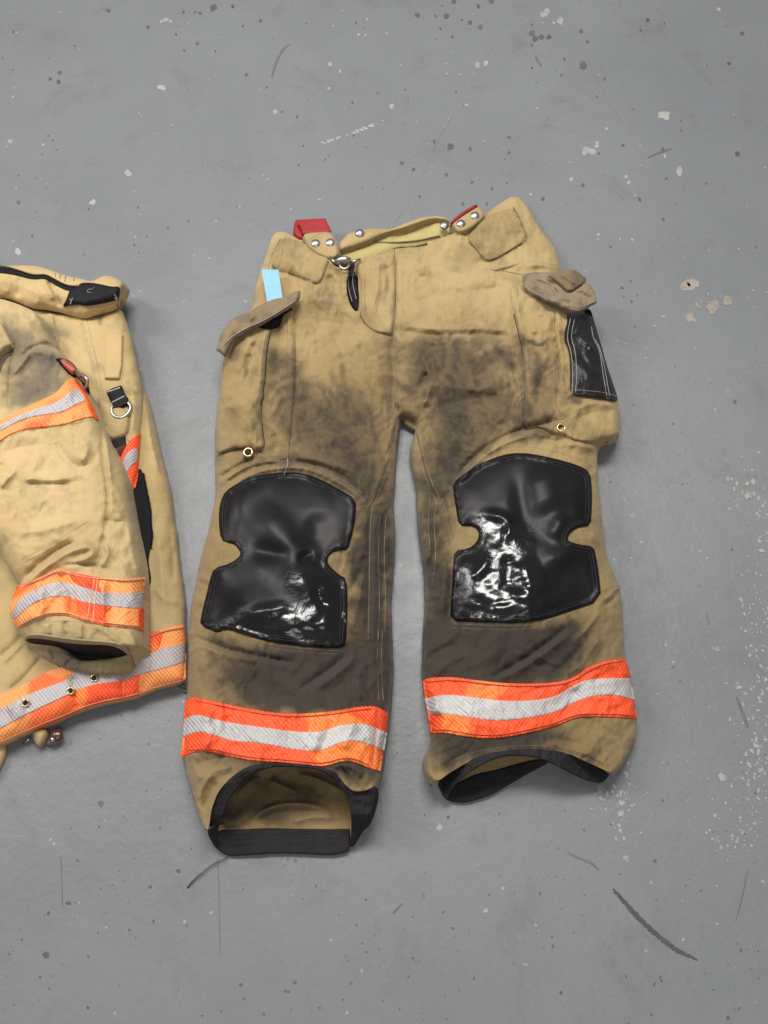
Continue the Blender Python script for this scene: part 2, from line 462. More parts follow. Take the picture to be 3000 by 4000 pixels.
# flaked area on the right and scattered flecks
def scat(n, cu, cv, su, sv, r0, r1, lst):
    for _ in range(n):
        u = random.gauss(cu, su); v = random.gauss(cv, sv)
        if u > 3150 or v > 4100: continue
        lst.append(blob(u, v, (r0+(r1-r0)*random.random()**2.2)*(1 if random.random() < .9 else 1.5), random.uniform(.8, 1.8), 1.2+random.uniform(-.5, .5), n=8, jag=.5, z=L_()))
scat(240, 2995, 2300, 42, 230, 1.2, 5.5, chips); scat(280, 2985, 2850, 52, 200, 1.2, 6, chips); scat(110, 2960, 3090, 60, 110, 1.5, 6, chips)
scat(110, 2420, 3140, 60, 75, 1.5, 6, chips); scat(60, 2850, 3290, 60, 60, 1.5, 6, chips); scat(70, 2750, 2750, 110, 250, 1, 3.5, chips); scat(60, 2930, 1930, 60, 60, 1.5, 6, chips)
for _ in range(330): chips.append(blob(random.uniform(-50, 3050), random.uniform(-50, 4050), 1.0+2.2*random.random()**2, 1.3, random.random()*3, n=7, z=L_()))
marks('paint_chips', M_chip, chips)
tan = [blob(*q, z=L_()) for q in ((2690, 1112, 24, 1.5, 0), (2722, 1108, 15), (2785, 1197, 28, 1.1, -.4), (2843, 1170, 20), (2690, 1240, 15, 1.2, .6), (2700, 1228, 9), (2712, 1250, 9), (2590, 1235, 7), (2350, 3075, 14), (2342, 3085, 14, .8), (2800, 2535, 14, 1.0), (2785, 2530, 8), (2470, 2013, 12), (2925, 1935, 16), (2830, 3040, 12))]
scat(26, 2740, 1170, 60, 45, 2, 6, tan)
marks('tan_chips', M_tanchip, tan)
spots = []
for fr, lst in (('M', '460,425,27 240,238,18 130,215,20 150,250,22 190,240,22 880,130,13 447,203,13 600,512,10 488,270,11 835,195,9 320,487,9 460,1200,14 200,1287,14 828,1293,13 1460,995,18 980,1420,12 1405,412,12 1490,215,14 720,940,10 980,970,16 1000,1155,10 780,708,6 340,383,9 130,160,9 1095,785,8 1095,843,9 640,1600,9'),
                ('O', '1380,50,26 1598,483,14 1278,282,13 1297,85,12 1188,80,10 960,175,11 700,68,14 313,878,7 230,1152,6 1087,1477,8 870,1587,9 482,295,7 385,470,14 380,530,14 325,510,12 1507,40,11 85,205,9 120,1313,14'),
                ('N', '1045,98,19 1162,103,10 1387,145,17 1455,175,17 1272,238,11 1235,105,20 1440,40,15 1525,5,22 1283,8,18 648,147,9 943,1055,15 1020,1097,12 1388,965,13 1155,915,12 1640,890,12 1640,988,10 1234,1130,11 1260,950,25 1495,1320,13 30,135,12 168,722,9 1400,1180,12 1530,1220,10 625,663,9 1060,1272,9 1340,1320,12 1335,130,8 1195,185,9 968,580,7'),
                ('Q', '775,293,11 713,205,11 770,160,8 812,250,6 722,265,6 797,460,6 785,967,6 638,1463,8 1105,1478,7 1445,945,14 1058,716,6 880,870,6 1043,1087,7'),
                ('R', '1427,243,9 1090,1097,8 1045,1005,7 1212,480,5'),
                ('S', '925,602,15 467,403,9 697,688,7 557,658,6 970,1378,10 317,1455,11 903,1598,10 1400,1620,14 937,853,6 1595,1187,7 763,85,6 977,210,8 300,525,6 738,1350,8'),
                ('U', '250,1390,14 190,1448,12 210,1448,10 563,1500,8 410,1555,9 50,1595,12 652,1018,9 717,1192,9 797,1175,7 712,853,7 1275,1038,10 1016,965,6 205,590,10 255,600,12 387,765,7 1245,318,12 820,1512,7 988,1352,7 1577,295,8'),
                ('V', '653,232,23 313,940,15 295,1212,23 450,876,13 435,876,12 502,598,12 973,773,12 258,1357,11 568,1553,12 1560,1405,12 1580,1495,10 1155,668,16 1575,785,7 838,1050,9 140,1110,8 55,1205,9 1308,1605,8 570,1220,8 1238,522,9 867,587,6')):
    f0 = FR[fr]
    for t in lst.split():
        x, y, r = map(float, t.split(',')); spots.append(blob(f0[0]+x*f0[2], f0[1]+y*f0[2], r*.52, 1.1, random.random()*3, jag=.25, z=L_()))
for _ in range(170): spots.append(blob(random.uniform(-50, 3050), random.uniform(2700, 4050), 1.2+3*random.random()**2, 2.0, 2.0, n=7, z=L_()))
for _ in range(110): spots.append(blob(random.uniform(-50, 3050), random.uniform(-50, 1000), 1.2+3.5*random.random()**2, 1.2, 2.0, n=7, z=L_()))
marks('dark_spots', M_spot, spots)
# curved brown scrape
zf = lambda u, v: np.zeros(np.shape(u))+.0006
def taper_strip(line, w, z, jag=0):
    p = chaikin(np.array(line, float), 2, False); q, t = resample(p, 6); tn = np.gradient(q, axis=0); tn /= np.hypot(tn[:, 0], tn[:, 1])[:, None]
    nr = np.stack([-tn[:, 1], tn[:, 0]], 1); s = t/t[-1]; ww = w*(np.minimum(1, 5*s+.3)*np.minimum(1, 5*(1-s)+.3))
    j = np.array([random.uniform(-1, 1) for _ in q])*jag; j2 = np.array([random.uniform(-1, 1) for _ in q])*jag
    A = q-nr*(ww/2+j)[:, None]; B = q+nr*(ww/2+j2)[:, None]
    V_ = [tuple(x) for x in P(A[:, 0], A[:, 1], z)]+[tuple(x) for x in P(B[:, 0], B[:, 1], z)]; n = len(q)
    return V_, [(i, i+1, n+i+1, n+i) for i in range(n-1)]
scr = W('S 655,785 720,860 800,950 890,1040 1000,1130 1080,1190 1200,1242')
o = mesh_obj('floor_scrape', *merge(taper_strip(scr, 17, .0009, 3)), simple('scrape', (.098, .080, .073), .8, bumps=()), smooth=False); tag(o, kind='structure')
sc = [taper_strip(W(s), w, .0008) for s, w in (('S 360,550 450,590 520,615 560,660', 9), ('R 1455,1195 1480,1260 1530,1400', 9), ('S 1530,650 1490,850 1450,990', 3), ('U 885,945 920,905 955,875', 7), ('U 1090,800 1080,825 1092,840', 5), ('V 392,560 398,700 402,900', 3.2), ('N 100,500 130,400 170,320 215,285', 8), ('M 150,360 170,400 195,430', 8), ('M 880,1020 960,985 1040,960', 6), ('R 1262,650 1280,740', 3), ('V 1410,560 1420,900 1425,1230', 2))]
o = mesh_obj('scuff_lines', *merge(*sc), simple('scuff', (.150, .150, .150), .6, bumps=()), smooth=False); tag(o, kind='structure')
sc = [taper_strip(W(s), w, .00085) for s, w in (('N 890,920 940,1150 1000,1350 1020,1400', 2.2), ('N 1280,740 1190,880 1130,1000 1080,1130', 2.5), ('M 530,480 600,600 660,700 710,790', 2.2), ('Q 780,545 805,515', 3), ('V 1000,45 1070,75', 2), ('S 110,985 180,1000 150,1045', 2), ('N 1080,1120 1095,1200 1110,1330 1125,1380', 2.5), ('N 950,1360 900,1440', 2), ('M 650,70 710,10', 4))]
o = mesh_obj('pale_scratches', *merge(*sc), simple('pale_scratch', (.25, .25, .25), .6, bumps=()), smooth=False); tag(o, kind='structure')

# ------------------------------------------------------------------ height fields
def idw(u, v, pts, s=160.):
    num = 0; den = 0
    for (a, b, h) in pts:
        w = np.exp(-((u-a)**2+(v-b)**2)/(2*s*s))+1e-4/(1+((u-a)**2+(v-b)**2)/(s*s)); num = num+w*h; den = den+w
    return num/den
def rnd(d, r):
    t = 1-np.clip(d/r, 0, 1); return np.sqrt(np.clip(1-t*t, 0, 1))
def foldsum(u, v, folds):
    z = np.zeros(np.shape(u))
    for typ, ln, w, amp in folds:
        p = chaikin(W(ln) if isinstance(ln, str) else ln, 2, False)
        lo = p.min(0)-5*w; hi = p.max(0)+5*w
        k = (u > lo[0]) & (u < hi[0]) & (v > lo[1]) & (v < hi[1])
        if not k.any(): continue
        d, sg, _, _, ar = polydist(u[k], v[k], p, False)
        tp = np.clip(np.minimum(ar, 1-ar)*6+.15, 0, 1)
        if typ == 'g': q = .5*np.exp(-(d/w)**2)+.6*np.exp(-d/(w*.5))
        elif typ == 'r': q = np.exp(-(d/w)**2)
        elif typ == 's': q = np.exp(-d/w*1.3)
        elif typ == 'l':   # lip: high on the right-hand side of travel, falling away
            q = np.where(sg < 0, np.exp(-d/w), -.25*np.exp(-d/(w*.25)))
        if typ == 'r': tp = np.clip(np.minimum(ar, 1-ar)*2.6, 0, 1); tp = tp*tp*(3-2*tp)
        z[k] += amp*.001*q*tp
    return z

kl = W('C 300,690 400,632 480,600 560,582 660,572 750,572 830,585 900,610 1020,672 1145,745 1142,850 1130,930 1110,1010 1090,1072 1040,1072 1000,1082 965,1112 958,1140 965,1172 1030,1232 1085,1262 1090,1450 1080,1659 E 1225,60 1215,138 1050,135 900,122 760,105 650,82 520,45 400,5 C 250,1610 133,1562 145,1490 162,1420 200,1260 225,1192 340,1160 400,1108 392,1075 370,1045 330,1025 270,1012 255,880 262,770')
kr = W('D 447,640 520,582 580,540 640,510 720,475 800,452 870,446 950,450 1100,480 1250,522 1338,567 1350,700 1348,800 1340,915 1270,922 1225,945 1200,970 1185,1008 1215,1025 1270,1040 1360,1052 1375,1120 1390,1200 1410,1400 1200,1470 1100,1505 1000,1530 850,1545 700,1540 560,1538 432,1530 436,1400 445,1290 450,1180 460,1077 540,1070 600,1030 622,970 600,930 560,915 488,916 468,800 455,720')
kl_s = chaikin(kl, 1); kr_s = chaikin(kr, 1)
# ---- trousers
T_body = W('A 485,400 545,362 735,455 800,490 890,545 905,600 960,640 1005,625 1040,650 1015,740 1020,830 1060,930 1110,975 1110,800 1105,700 1075,610 1100,585 1200,545 1280,520 1370,500 1500,490 1659,470 '
           'B 100,455 250,420 400,350 500,290 555,240 700,135 770,118 830,160 870,240 950,370 1050,490 1080,590 1095,660 1110,800 1130,960 '
           '1300,930 1350,1100 1420,1340 1490,1550 1505,1610 D 1525,230 1520,330 1490,360 1380,380 1380,560 1400,760 1430,1050 1450,1150 1530,1300 1545,1450 1555,1659 '
           'F 1465,215 1497,270 1525,450 1551,620 1545,720 1530,780 1480,890 1400,970 1368,995 1300,960 1200,910 1100,870 1000,845 850,835 700,840 550,860 450,895 350,945 250,1005 190,1055 '
           '130,1010 105,930 120,870 160,780 155,720 95,380 90,170 100,0 D 270,1500 275,1400 270,1200 235,980 220,780 220,650 175,480 180,400 205,310 215,240 150,215 C 1420,200 '
           '1425,290 1400,450 1390,600 1380,760 1390,950 1385,1200 1370,1350 1365,1500 1375,1659 E 1530,100 1540,200 1535,350 1520,580 1495,750 1455,970 1420,1080 1380,1105 1330,1120 1250,1110 1180,1020 1100,975 '
           '1000,945 880,935 760,930 640,937 520,972 420,1042 345,1130 305,1250 288,1380 270,1385 215,1260 170,1080 110,890 115,760 125,620 125,520 145,490 '
           '155,200 150,0 C 75,1600 75,1450 110,1300 130,1150 180,1000 220,820 245,700 240,600 235,480 240,200 270,0 A 120,1400 150,1270 200,1150 300,1000 350,880 370,750 400,650 450,530')
T_ctrl = [(1080, 960, .028), (1250, 1100, .040), (1200, 1400, .055), (950, 1300, .045), (1000, 1600, .055), (1250, 1650, .062), (1450, 1400, .050), (1500, 1150, .034),
          (1540, 1550, .035), (1700, 1100, .040), (1900, 1200, .050), (2000, 900, .035), (1850, 1500, .060), (2150, 1400, .055), (2250, 1200, .045), (2300, 1500, .060),
          (1700, 1650, .055), (1050, 2000, .075), (1130, 2470, .088), (1150, 2250, .080), (1400, 2100, .060), (1100, 2650, .062), (1350, 2650, .055), (850, 2500, .055), (1000, 2850, .075),
          (1100, 3000, .105), (1250, 2950, .100), (850, 3050, .070), (1400, 3050, .075), (2000, 1950, .075), (1980, 2400, .088), (2030, 2200, .080), (1800, 2200, .065), (2250, 2300, .065), (2000, 2600, .060), (2300, 2600, .055),
          (1950, 2850, .065), (2250, 2850, .060), (2000, 2940, .072), (1750, 2950, .050), (2300, 3000, .045), (1480, 2300, .045), (1700, 2450, .045)]
T_folds = [
 ('s', 'A 1365,500 1378,800 1365,1000 1350,1130 1355,1400 1345,1659', 9, -5), ('g', 'A 1400,520 1410,800 1400,1100', 26, 4),
 ('g', 'C 1050,-200 1080,-80 1085,40', 40, -6), ('g', 'A 1340,1150 1352,1400 1345,1659 C 1410,130', 30, -16),
 ('g', 'A 700,870 850,960 1000,1050 1150,1120', 22, -5), ('g', 'A 760,830 900,900 1060,980', 20, 5), ('g', 'A 900,680 940,800 880,870', 34, -7),
 ('g', 'A 1000,650 990,760 1010,850', 18, 5), ('g', 'A 1090,1190 1200,1290 1240,1370', 26, -4),
 ('g', 'A 700,1000 900,1150 1040,1400', 40, 4),
 ('g', 'B -100,1080 100,1120 300,1125 560,1110 760,1150', 20, -6), ('g', 'B -100,1040 100,1075 300,1085 560,1070 740,1100', 22, 6),
 ('g', 'B 40,690 200,720 420,640', 26, -5), ('g', 'B 0,540 80,640 140,760', 30, 6), ('g', 'B 20,880 200,840 500,800 720,770', 24, -4), ('g', 'B 250,500 400,600 560,590', 24, -5),
 ('g', 'B 100,1480 250,1490 500,1520 780,1440', 24, 5), ('g', 'B 160,1650 400,1580 700,1560', 24, -5), ('g', 'B 130,1390 90,1450 60,1520', 16, -8), ('g', 'B 200,1400 140,1500 100,1640', 16, 6),
 ('s', 'B 830,560 800,620 600,670', 12, -4), ('g', 'B 600,650 830,600 1080,640', 16, 6),
 ('g', 'B 930,950 1010,1000 1000,1100', 18, 5), ('g', 'B 840,1180 930,1330 960,1500', 20, -5), ('g', 'B 1010,1250 900,1400 880,1560', 18, 6), ('s', 'B 1035,930 1050,980 1032,1100 1070,1280 1070,1500 1042,1620', 10, -7), ('g', 'B 1065,930 1080,1000 1065,1110 1100,1290 1095,1500', 14, 6),
 ('s', 'B 725,790 735,920 790,1140 820,1300 825,1659 D 905,300', 8, -5), ('g', 'B 760,790 770,920 822,1140 850,1300 855,1659', 14, 4),
 ('g', 'D 445,650 500,560 600,450 720,370 890,290 1050,250 1170,220', 14, -10), ('g', 'D 480,640 560,540 680,440 800,370 960,330', 15, 8), ('g', 'D 960,330 1050,370 1150,365', 14, -7), ('g', 'D 1180,330 1260,400 1370,420', 20, 6), ('g', 'D 1020,390 1100,400 1250,390', 14, 4),
 ('g', 'D 1200,250 1350,180 1500,170', 26, -4), ('g', 'D 1220,180 1330,120 1480,140', 18, 4),
 ('g', 'C 250,660 380,560 520,500 680,500', 12, 8), ('g', 'C 250,620 330,560 480,480', 10, -8), ('g', 'C 300,680 450,590 600,545 760,540 900,570 1040,640 1160,720 1210,790', 13, 7), ('g', 'C 700,500 850,510 1000,560 1130,650 1220,760', 13, -7),
 ('g', 'C 780,480 950,500 1120,570', 16, 5), ('g', 'C 300,130 420,200 520,380', 34, 6), ('g', 'C 270,80 300,250 260,420', 26, -4), ('g', 'C 600,320 640,400 560,450', 20, -6), ('g', 'C 560,250 620,300 660,420', 16, 5),
 ('g', 'C 1240,780 1260,700 1330,500 1400,200', 12, 6), ('g', 'C 1215,780 1290,600 1360,400', 9, -5), ('g', 'C 1230,820 1220,1200 1215,1600', 9, -6), ('g', 'C 1270,820 1265,1200 1260,1600', 11, 5), ('g', 'C 1310,850 1300,1200 1320,1600', 9, -5),
 ('g', 'C 1100,1350 1160,1250 1200,1100', 14, -6), ('g', 'C 1120,1600 1170,1400 1190,1250', 16, 5), ('g', 'C 1380,780 1310,880 1290,1000', 10, -6),
 ('g', 'D 280,800 330,1000 300,1150 340,1300', 12, -6), ('g', 'D 250,860 270,1050 330,1250', 12, 6), ('g', 'D 340,620 390,760 420,900', 10, 5), ('g', 'D 230,320 290,550 340,760', 8, 4), ('g', 'D 300,680 360,760 440,680', 10, -5), ('g', 'D 380,1100 400,1300 380,1500', 14, 5), ('g', 'D 420,1100 430,1300 400,1560', 10, -6),
 ('g', 'D 1420,900 1400,1050 1440,1200', 12, -4), ('g', 'D 1430,1400 1500,1330 1540,1310', 10, 4), ('g', 'D 1420,1440 1480,1400 1520,1350', 9, -6), ('g', 'D 1390,1480 1340,1560 1240,1659', 12, 5),
 ('g', 'F 540,350 700,265 880,150 1070,0', 15, -9), ('g', 'F 600,360 760,290 950,160 1120,20', 18, 7), ('g', 'F 960,330 1120,200 1240,20', 14, -7), ('g', 'F 1080,330 1200,220 1300,60', 18, 6), ('g', 'F 100,240 200,150 330,120', 22, -5), ('g', 'F 180,330 260,230 400,190', 20, 6),
 ('g', 'F 1180,290 1330,260 1480,250', 30, 5), ('g', 'F 1000,650 1150,420', 30, -5), ('g', 'F 130,400 190,500 170,600', 24, 8), ('g', 'F 1150,900 1280,800 1330,700', 28, 5), ('g', 'F 900,780 1100,830 1250,880 1380,960', 16, 5), ('g', 'F 950,750 1150,790', 20, -4), ('g', 'F 220,990 300,900 420,840', 16, -5),
 ('s', 'F 165,760 150,850 170,960 200,1020', 9, -7),
 ('g', 'E 200,70 400,150 600,190 900,250', 13, -8), ('g', 'E 250,140 420,195 640,240', 16, 6), ('g', 'E 1240,170 1120,280 1000,360 900,430', 17, -8), ('g', 'E 1290,200 1160,330 1020,420', 20, 6), ('g', 'E 560,330 700,420 800,500', 30, -5), ('g', 'E 1330,250 1300,420 1350,500', 20, 6), ('g', 'E 1380,250 1345,420 1390,520', 12, -6),
 ('g', 'E 180,950 300,900 420,890', 20, -6), ('g', 'E 200,1040 320,980 450,950', 18, 6), ('g', 'E 240,1250 300,1120 350,1060', 16, -5), ('g', 'E 210,1180 260,1060 320,1000', 14, 5), ('g', 'E 250,560 320,700 260,840', 30, 7), ('g', 'E 400,600 500,750', 30, -5), ('g', 'E 820,600 850,760 800,900', 40, -5), ('g', 'E 1130,620 1080,800 1000,900', 22, -7), ('g', 'E 1300,580 1250,720 1200,850', 30, 7), ('s', 'E 1450,540 1425,800 1400,970', 8, -4),
 ('g', 'E 1130,960 1200,940 1290,960 1340,1030', 12, 7), ('g', 'E 1180,930 1230,1000 1300,1090', 10, -7), ('s', 'E 1450,0 1440,250 1455,500', 8, -4),
 ('g', 'A 560,420 700,470 880,560', 10, -3), ('g', 'A 470,620 620,680 780,745', 14, -5), ('g', 'A 600,600 700,640', 20, 4), ('g', 'A 380,1150 300,1200 240,1400', 26, 6), ('g', 'A 320,1250 340,1450', 30, -7), ('g', 'A 640,950 655,1400 640,1659', 8, -5), ('g', 'A 540,1000 500,1250 480,1450', 30, -10)]
def T_h(u, v, d=None):
    u = np.asarray(u, float); v = np.asarray(v, float)
    if d is None: d = polydist(u, v, T_bs)[0]
    base = idw(u, v, T_ctrl, 150)
    edge = np.clip(.30+.0*u, 0, 1)
    opn = openz(u, v)
    k = (1-opn)*(.42+.58*rnd(d, 115))+opn
    z = base*k
    z = z+foldsum(u, v, T_folds)*1.15
    kn = np.zeros(u.shape)
    for kp in (kl_s, kr_s):
        q = inside(u, v, kp); kn = np.maximum(kn, np.where(q, np.clip(polydist(u, v, kp)[0]/25, 0, 1), 0))
    z = z+.0034*fbm(u/150, v/190, 21, 2)+(1-kn)*(.0012*fbm(u/60, v/75, 25, 3)+.0030*np.clip(ridged(u/95, v/130, 33), -1, 1)+.0019*np.clip(ridged(u/42, v/60, 37), -1, 1)*(fbm(u/200, v/200, 38, 2)+.5)+crumple(u, v, 101, 105, .0011)+crumple(u, v, 151, 52, .0006))
    return np.maximum(z, .006)
def openz(u, v):
    """1 near the cuff mouths / fly / waist mouth, where the cloth edge is a free edge"""
    o = np.zeros(np.shape(u))
    for p, r in ((T_rimL, 150), (T_rimR, 120), (T_waist, 60), (T_flyo, 40)):
        d = polydist(u, v, p, False)[0]; o = np.maximum(o, np.clip(1-d/r, 0, 1)**.7)
    return o
T_rimL = W('E 288,1380 305,1250 345,1130 420,1042 520,972 640,937 760,930 880,935 1000,945 1100,975 1180,1020 1250,1110 1330,1120 1380,1105')
T_rimR = W('F 190,1055 250,1005 350,945 450,895 550,860 700,840 850,835 1000,845 1100,870 1200,910 1300,960 1368,995')
T_waist = W('A 800,490 890,545 905,600 960,640 1005,625 1075,610 1100,585 1200,545 1280,520 1370,500 1500,490 1659,470 B 100,455 250,420 400,350')
T_flyo = W('A 1040,650 1015,740 1020,830 1060,930 1110,975 1110,800 1105,700')
T_bs = chaikin(T_body, 2)
def T_hs(u, v): return T_h(u, v, polydist(u, v, T_bs)[0])
def T_low(u, v, z):
    fo = np.zeros(u.shape, bool)
    for p, r in ((T_rimL, 14), (T_rimR, 14), (T_waist, 12), (T_flyo, 12)): fo |= polydist(u, v, p, False)[0] < r
    # rim ends on the floor
    return np.where(fo, z-.0035, .001)

def stainf(items, s=3):
    def f(u, v):
        u = np.asarray(u, float); v = np.asarray(v, float)
        wu = u+26*fbm(u/70, v/70, s+1, 3); wv = v+26*fbm(u/70, v/70, s+5, 3)
        out = np.zeros(u.shape)
        for it in items:
            cu, cv, ru, rv, a = it[:5]; ang = math.radians(it[5]) if len(it) > 5 else 0
            x = (wu-cu)*math.cos(ang)+(wv-cv)*math.sin(ang); y = -(wu-cu)*math.sin(ang)+(wv-cv)*math.cos(ang)
            q = np.exp(-((x/ru)**2+(y/rv)**2)**1.1)*a
            out = out+q-out*np.clip(q, 0, 1) if a > 0 else out*(1+q)
        return out
    return f
T_soot = stainf([(1150, 2960, 260, 60, .45), (1000, 2620, 170, 80, .45, 12), (1420, 2980, 80, 60, .4), (1950, 2930, 260, 50, .4), (1290, 2640, 300, 110, .75), (1440, 2640, 110, 130, .5), (1880, 2570, 280, 120, .8), (2100, 2500, 150, 60, .5, -20), (1420, 1760, 130, 130, .4), (1760, 1720, 110, 200, .45), (1840, 1400, 260, 60, .22), (1200, 1900, 330, 60, .3), (1470, 2200, 70, 300, .3), (1690, 2200, 60, 300, .3), (1300, 2950, 200, 50, .4), (1300, 1680, 230, 180, .30), (1880, 1540, 330, 230, .30), (1450, 2250, 90, 420, .38), (1690, 2250, 80, 420, .38), (1250, 2660, 330, 130, .45), (1950, 2570, 330, 130, .5), (1100, 2950, 330, 50, .3), (1900, 2920, 300, 60, .35), (1050, 1500, 90, 200, .25), (2150, 1480, 80, 200, .2), (1000, 1800, 160, 40, .3), (1500, 1250, 120, 60, .12), (1270, 1180, 60, 50, .2), (1310, 1640, 150, 140, .55), (1340, 1770, 140, 60, .7, 25), (1180, 1620, 60, 130, .55), (1150, 1490, 30, 110, .35), (1420, 1880, 90, 60, .6, 40), (1160, 1800, 110, 26, .5), (1090, 1420, 50, 60, .5), (1110, 1620, 40, 100, .45), (900, 1360, 50, 50, .35), (1000, 1640, 35, 60, .25),
    (1460, 2080, 60, 120, .55), (1490, 2040, 50, 25, .5), (1440, 2350, 60, 150, .6), (1500, 2150, 35, 60, .4), (1470, 2500, 70, 60, .55), (1320, 2600, 180, 100, .85), (1120, 2600, 160, 60, .75, 15), (1230, 2720, 250, 60, .85), (1000, 2690, 110, 40, .6, 20), (880, 2500, 70, 22, .5, 20), (1480, 2700, 40, 110, .55), (1380, 2200, 30, 70, .5),
    (1250, 2960, 140, 45, .75), (950, 2925, 100, 32, .45, 12), (1420, 3010, 60, 50, .5), (1250, 1580, 40, 60, .25),
    (1700, 1360, 130, 50, .35), (1800, 1450, 220, 120, .42), (1650, 1400, 40, 60, .6), (1610, 1500, 40, 50, .45), (1770, 1600, 45, 110, .85), (1945, 1380, 22, 20, .95, 20), (1987, 1428, 16, 18, .95), (1905, 1395, 14, 14, .7), (1700, 1440, 30, 20, .6), (2105, 1480, 24, 55, .95), (2080, 1330, 40, 10, .7), (2240, 1568, 34, 22, .8), (2030, 1330, 12, 30, .7), (1880, 1680, 160, 60, .55, -25), (1770, 1800, 80, 110, .8, 30), (1830, 1560, 180, 70, .4), (2060, 1660, 60, 80, .45), (2130, 1700, 50, 16, .5), (2200, 1300, 14, 16, .5),
    (1700, 2060, 50, 30, .5), (1690, 2200, 40, 40, .45), (1680, 2000, 40, 16, .5), (1730, 2350, 40, 120, .75), (1700, 2500, 60, 70, .45), (1950, 2520, 240, 90, .98), (1800, 2600, 150, 70, .85), (2080, 2600, 160, 70, .95, -15), (2180, 2500, 110, 50, .8, -35), (1700, 1900, 60, 60, .4),
    (1850, 2890, 180, 40, .95, 0), (2050, 2880, 130, 40, .75, -10), (1760, 2940, 60, 50, .55), (2150, 2940, 60, 20, .4), (2310, 2960, 26, 26, .35), (1590, 1740, 40, 20, .2), (2310, 2130, 40, 30, .25)])
T_olv = stainf([(1100, 2750, 520, 420, .95), (2050, 2700, 480, 420, .95), (1150, 2250, 480, 300, .5), (2050, 2200, 480, 300, .5), (1500, 1500, 650, 320, .35), (1200, 2700, 500, 900, .8), (2050, 2600, 500, 800, .85), (800, 2400, 200, 600, .55), (950, 1750, 130, 160, .5), (1590, 1600, 60, 90, .6), (2330, 2700, 160, 380, .55), (850, 3100, 160, 180, .3)], 8)
T_rust = stainf([(1300, 1650, 260, 240, .45), (1850, 1550, 300, 240, .45), (1330, 1500, 140, 120, .35), (1120, 1500, 60, 160, .5), (1480, 1750, 60, 200, .55), (1480, 2200, 60, 260, .7), (1680, 2150, 60, 260, .7), (1650, 1850, 60, 120, .55), (1750, 1500, 160, 120, .35), (2100, 1450, 60, 140, .35), (820, 2150, 60, 250, .4), (900, 1480, 60, 120, .4), (2330, 2200, 60, 160, .3)], 12)
def T_mask(u, v):
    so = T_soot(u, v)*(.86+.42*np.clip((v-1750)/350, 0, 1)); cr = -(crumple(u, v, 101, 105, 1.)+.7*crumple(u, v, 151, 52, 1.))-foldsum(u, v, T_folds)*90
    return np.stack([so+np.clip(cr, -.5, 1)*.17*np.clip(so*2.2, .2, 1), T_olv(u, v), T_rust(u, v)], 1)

trs = empty('turnout_trousers', tuple(P(1600, 2000, 0)))
tag(trs, 'worn tan firefighter trousers with black knee patches, spread flat on the grey floor', 'trousers')
patch('trouser_body', T_body, T_h, M_trous, trs, step=5.5, low=T_low, mask=T_mask, wob=2.5)
# crotch gusset: back cloth seen between the legs
patch('crotch_gusset', W('C 1380,60 1500,20 D 240,0 250,150 220,300 C 1525,292 1470,262 1420,200 1390,120'), lambda u, v, d: .014+.002*rnd(d, 10)+.003*fbm(u/30, v/40, 4, 3), M_trous, trs, low=lambda u, v, z: z*0+.002, mask=lambda u, v: np.stack([.1+0*u, .75+0*u, .1+0*u], 1))

# back waistband and lining seen in the waist opening
def bw_h(u, v, d): return .012+.010*rnd(d, 60)+foldsum(u, v, [('g', 'L 700,400 900,330 1100,260 1400,180', 14, 6), ('g', 'L 900,460 1150,370 1500,230', 16, -5)])
patch('waist_lining', W('L 230,540 500,500 760,380 900,320 1250,180 1400,150 1560,140 1659,190 B 300,345 360,400 250,440 100,480 0,500 L 1000,560 900,620 700,700 460,790 200,760 200,640'), bw_h, M_lining, trs, low=lambda u, v, z: z*0+.001, mask=lambda u, v: np.stack([0*u, .35+0*u, 0*u], 1))
bk = W('L 235,510 300,440 380,358 480,345 650,300 780,310 920,320 1100,235 1300,165 1450,145 1600,155 1659,190 1680,230 1600,190 1450,185 1300,240 1080,320 900,350 700,455 480,540 350,580 245,610')
patch('back_waistband', bk, lambda u, v, d: .026+.012*rnd(d, 30)+.0015*fbm(u/60, v/60, 3, 3), M_trous, trs, step=5, low=lambda u, v, z: z*0+.006, mask=lambda u, v: np.stack([0*u, 0*u, .1+0*u], 1))
lace = [np.array([(L, 800+.3014*(455+15*math.sin(L/30)))]) for L in ()]
hl = lambda u, v: bw_h(u, v, 40+0*np.asarray(u))
zz = []
for i in range(64):
    t = i/63; x = 700+t*850; y = 470+20*math.sin(t*3.1)-80*t*t
    zz += list(W('L %f,%f %f,%f' % (x, y-14, x+5, y+26)))
ribbon('drawcord_stitching', [np.array(zz)], lambda u, v: bw_h(u, v, 40+0*u)+.0005, 2.4, M_thread, trs, step=3)
# fly
fly_blk = W('A 1075,600 1040,640 1010,740 1015,835 1060,945 1125,1000 1140,800 1120,690')
patch('fly_closure_strip', fly_blk, lambda u, v, d: .014+.006*rnd(d, 30), M_black, trs, low=lambda u, v, z: z*0+.002)
ribbon('fly_closure_stitching', [W('A 1035,690 1030,760 1045,830 1060,880'), W('A 1070,680 1062,740 1075,800 1090,860')], lambda u, v: .0212+0*u, 3, M_gthread, trs)
T_fly = W('A 1080,605 1180,565 1280,535 1365,515 1375,700 1368,900 1355,1120 1300,1105 1235,1100 1170,1050 1120,980 1112,880 1122,780 1115,690')
fl_h = lambda u, v, d: T_h(u, v, 200+0*u)*1.0+.003+.004*rnd(d, 20)+foldsum(u, v, [('g', 'L 740,700 760,900 720,1300', 10, 4), ('g', 'L 850,760 900,1000 860,1300', 14, -5), ('g', 'L 600,900 590,1300 660,1500', 8, -3)])
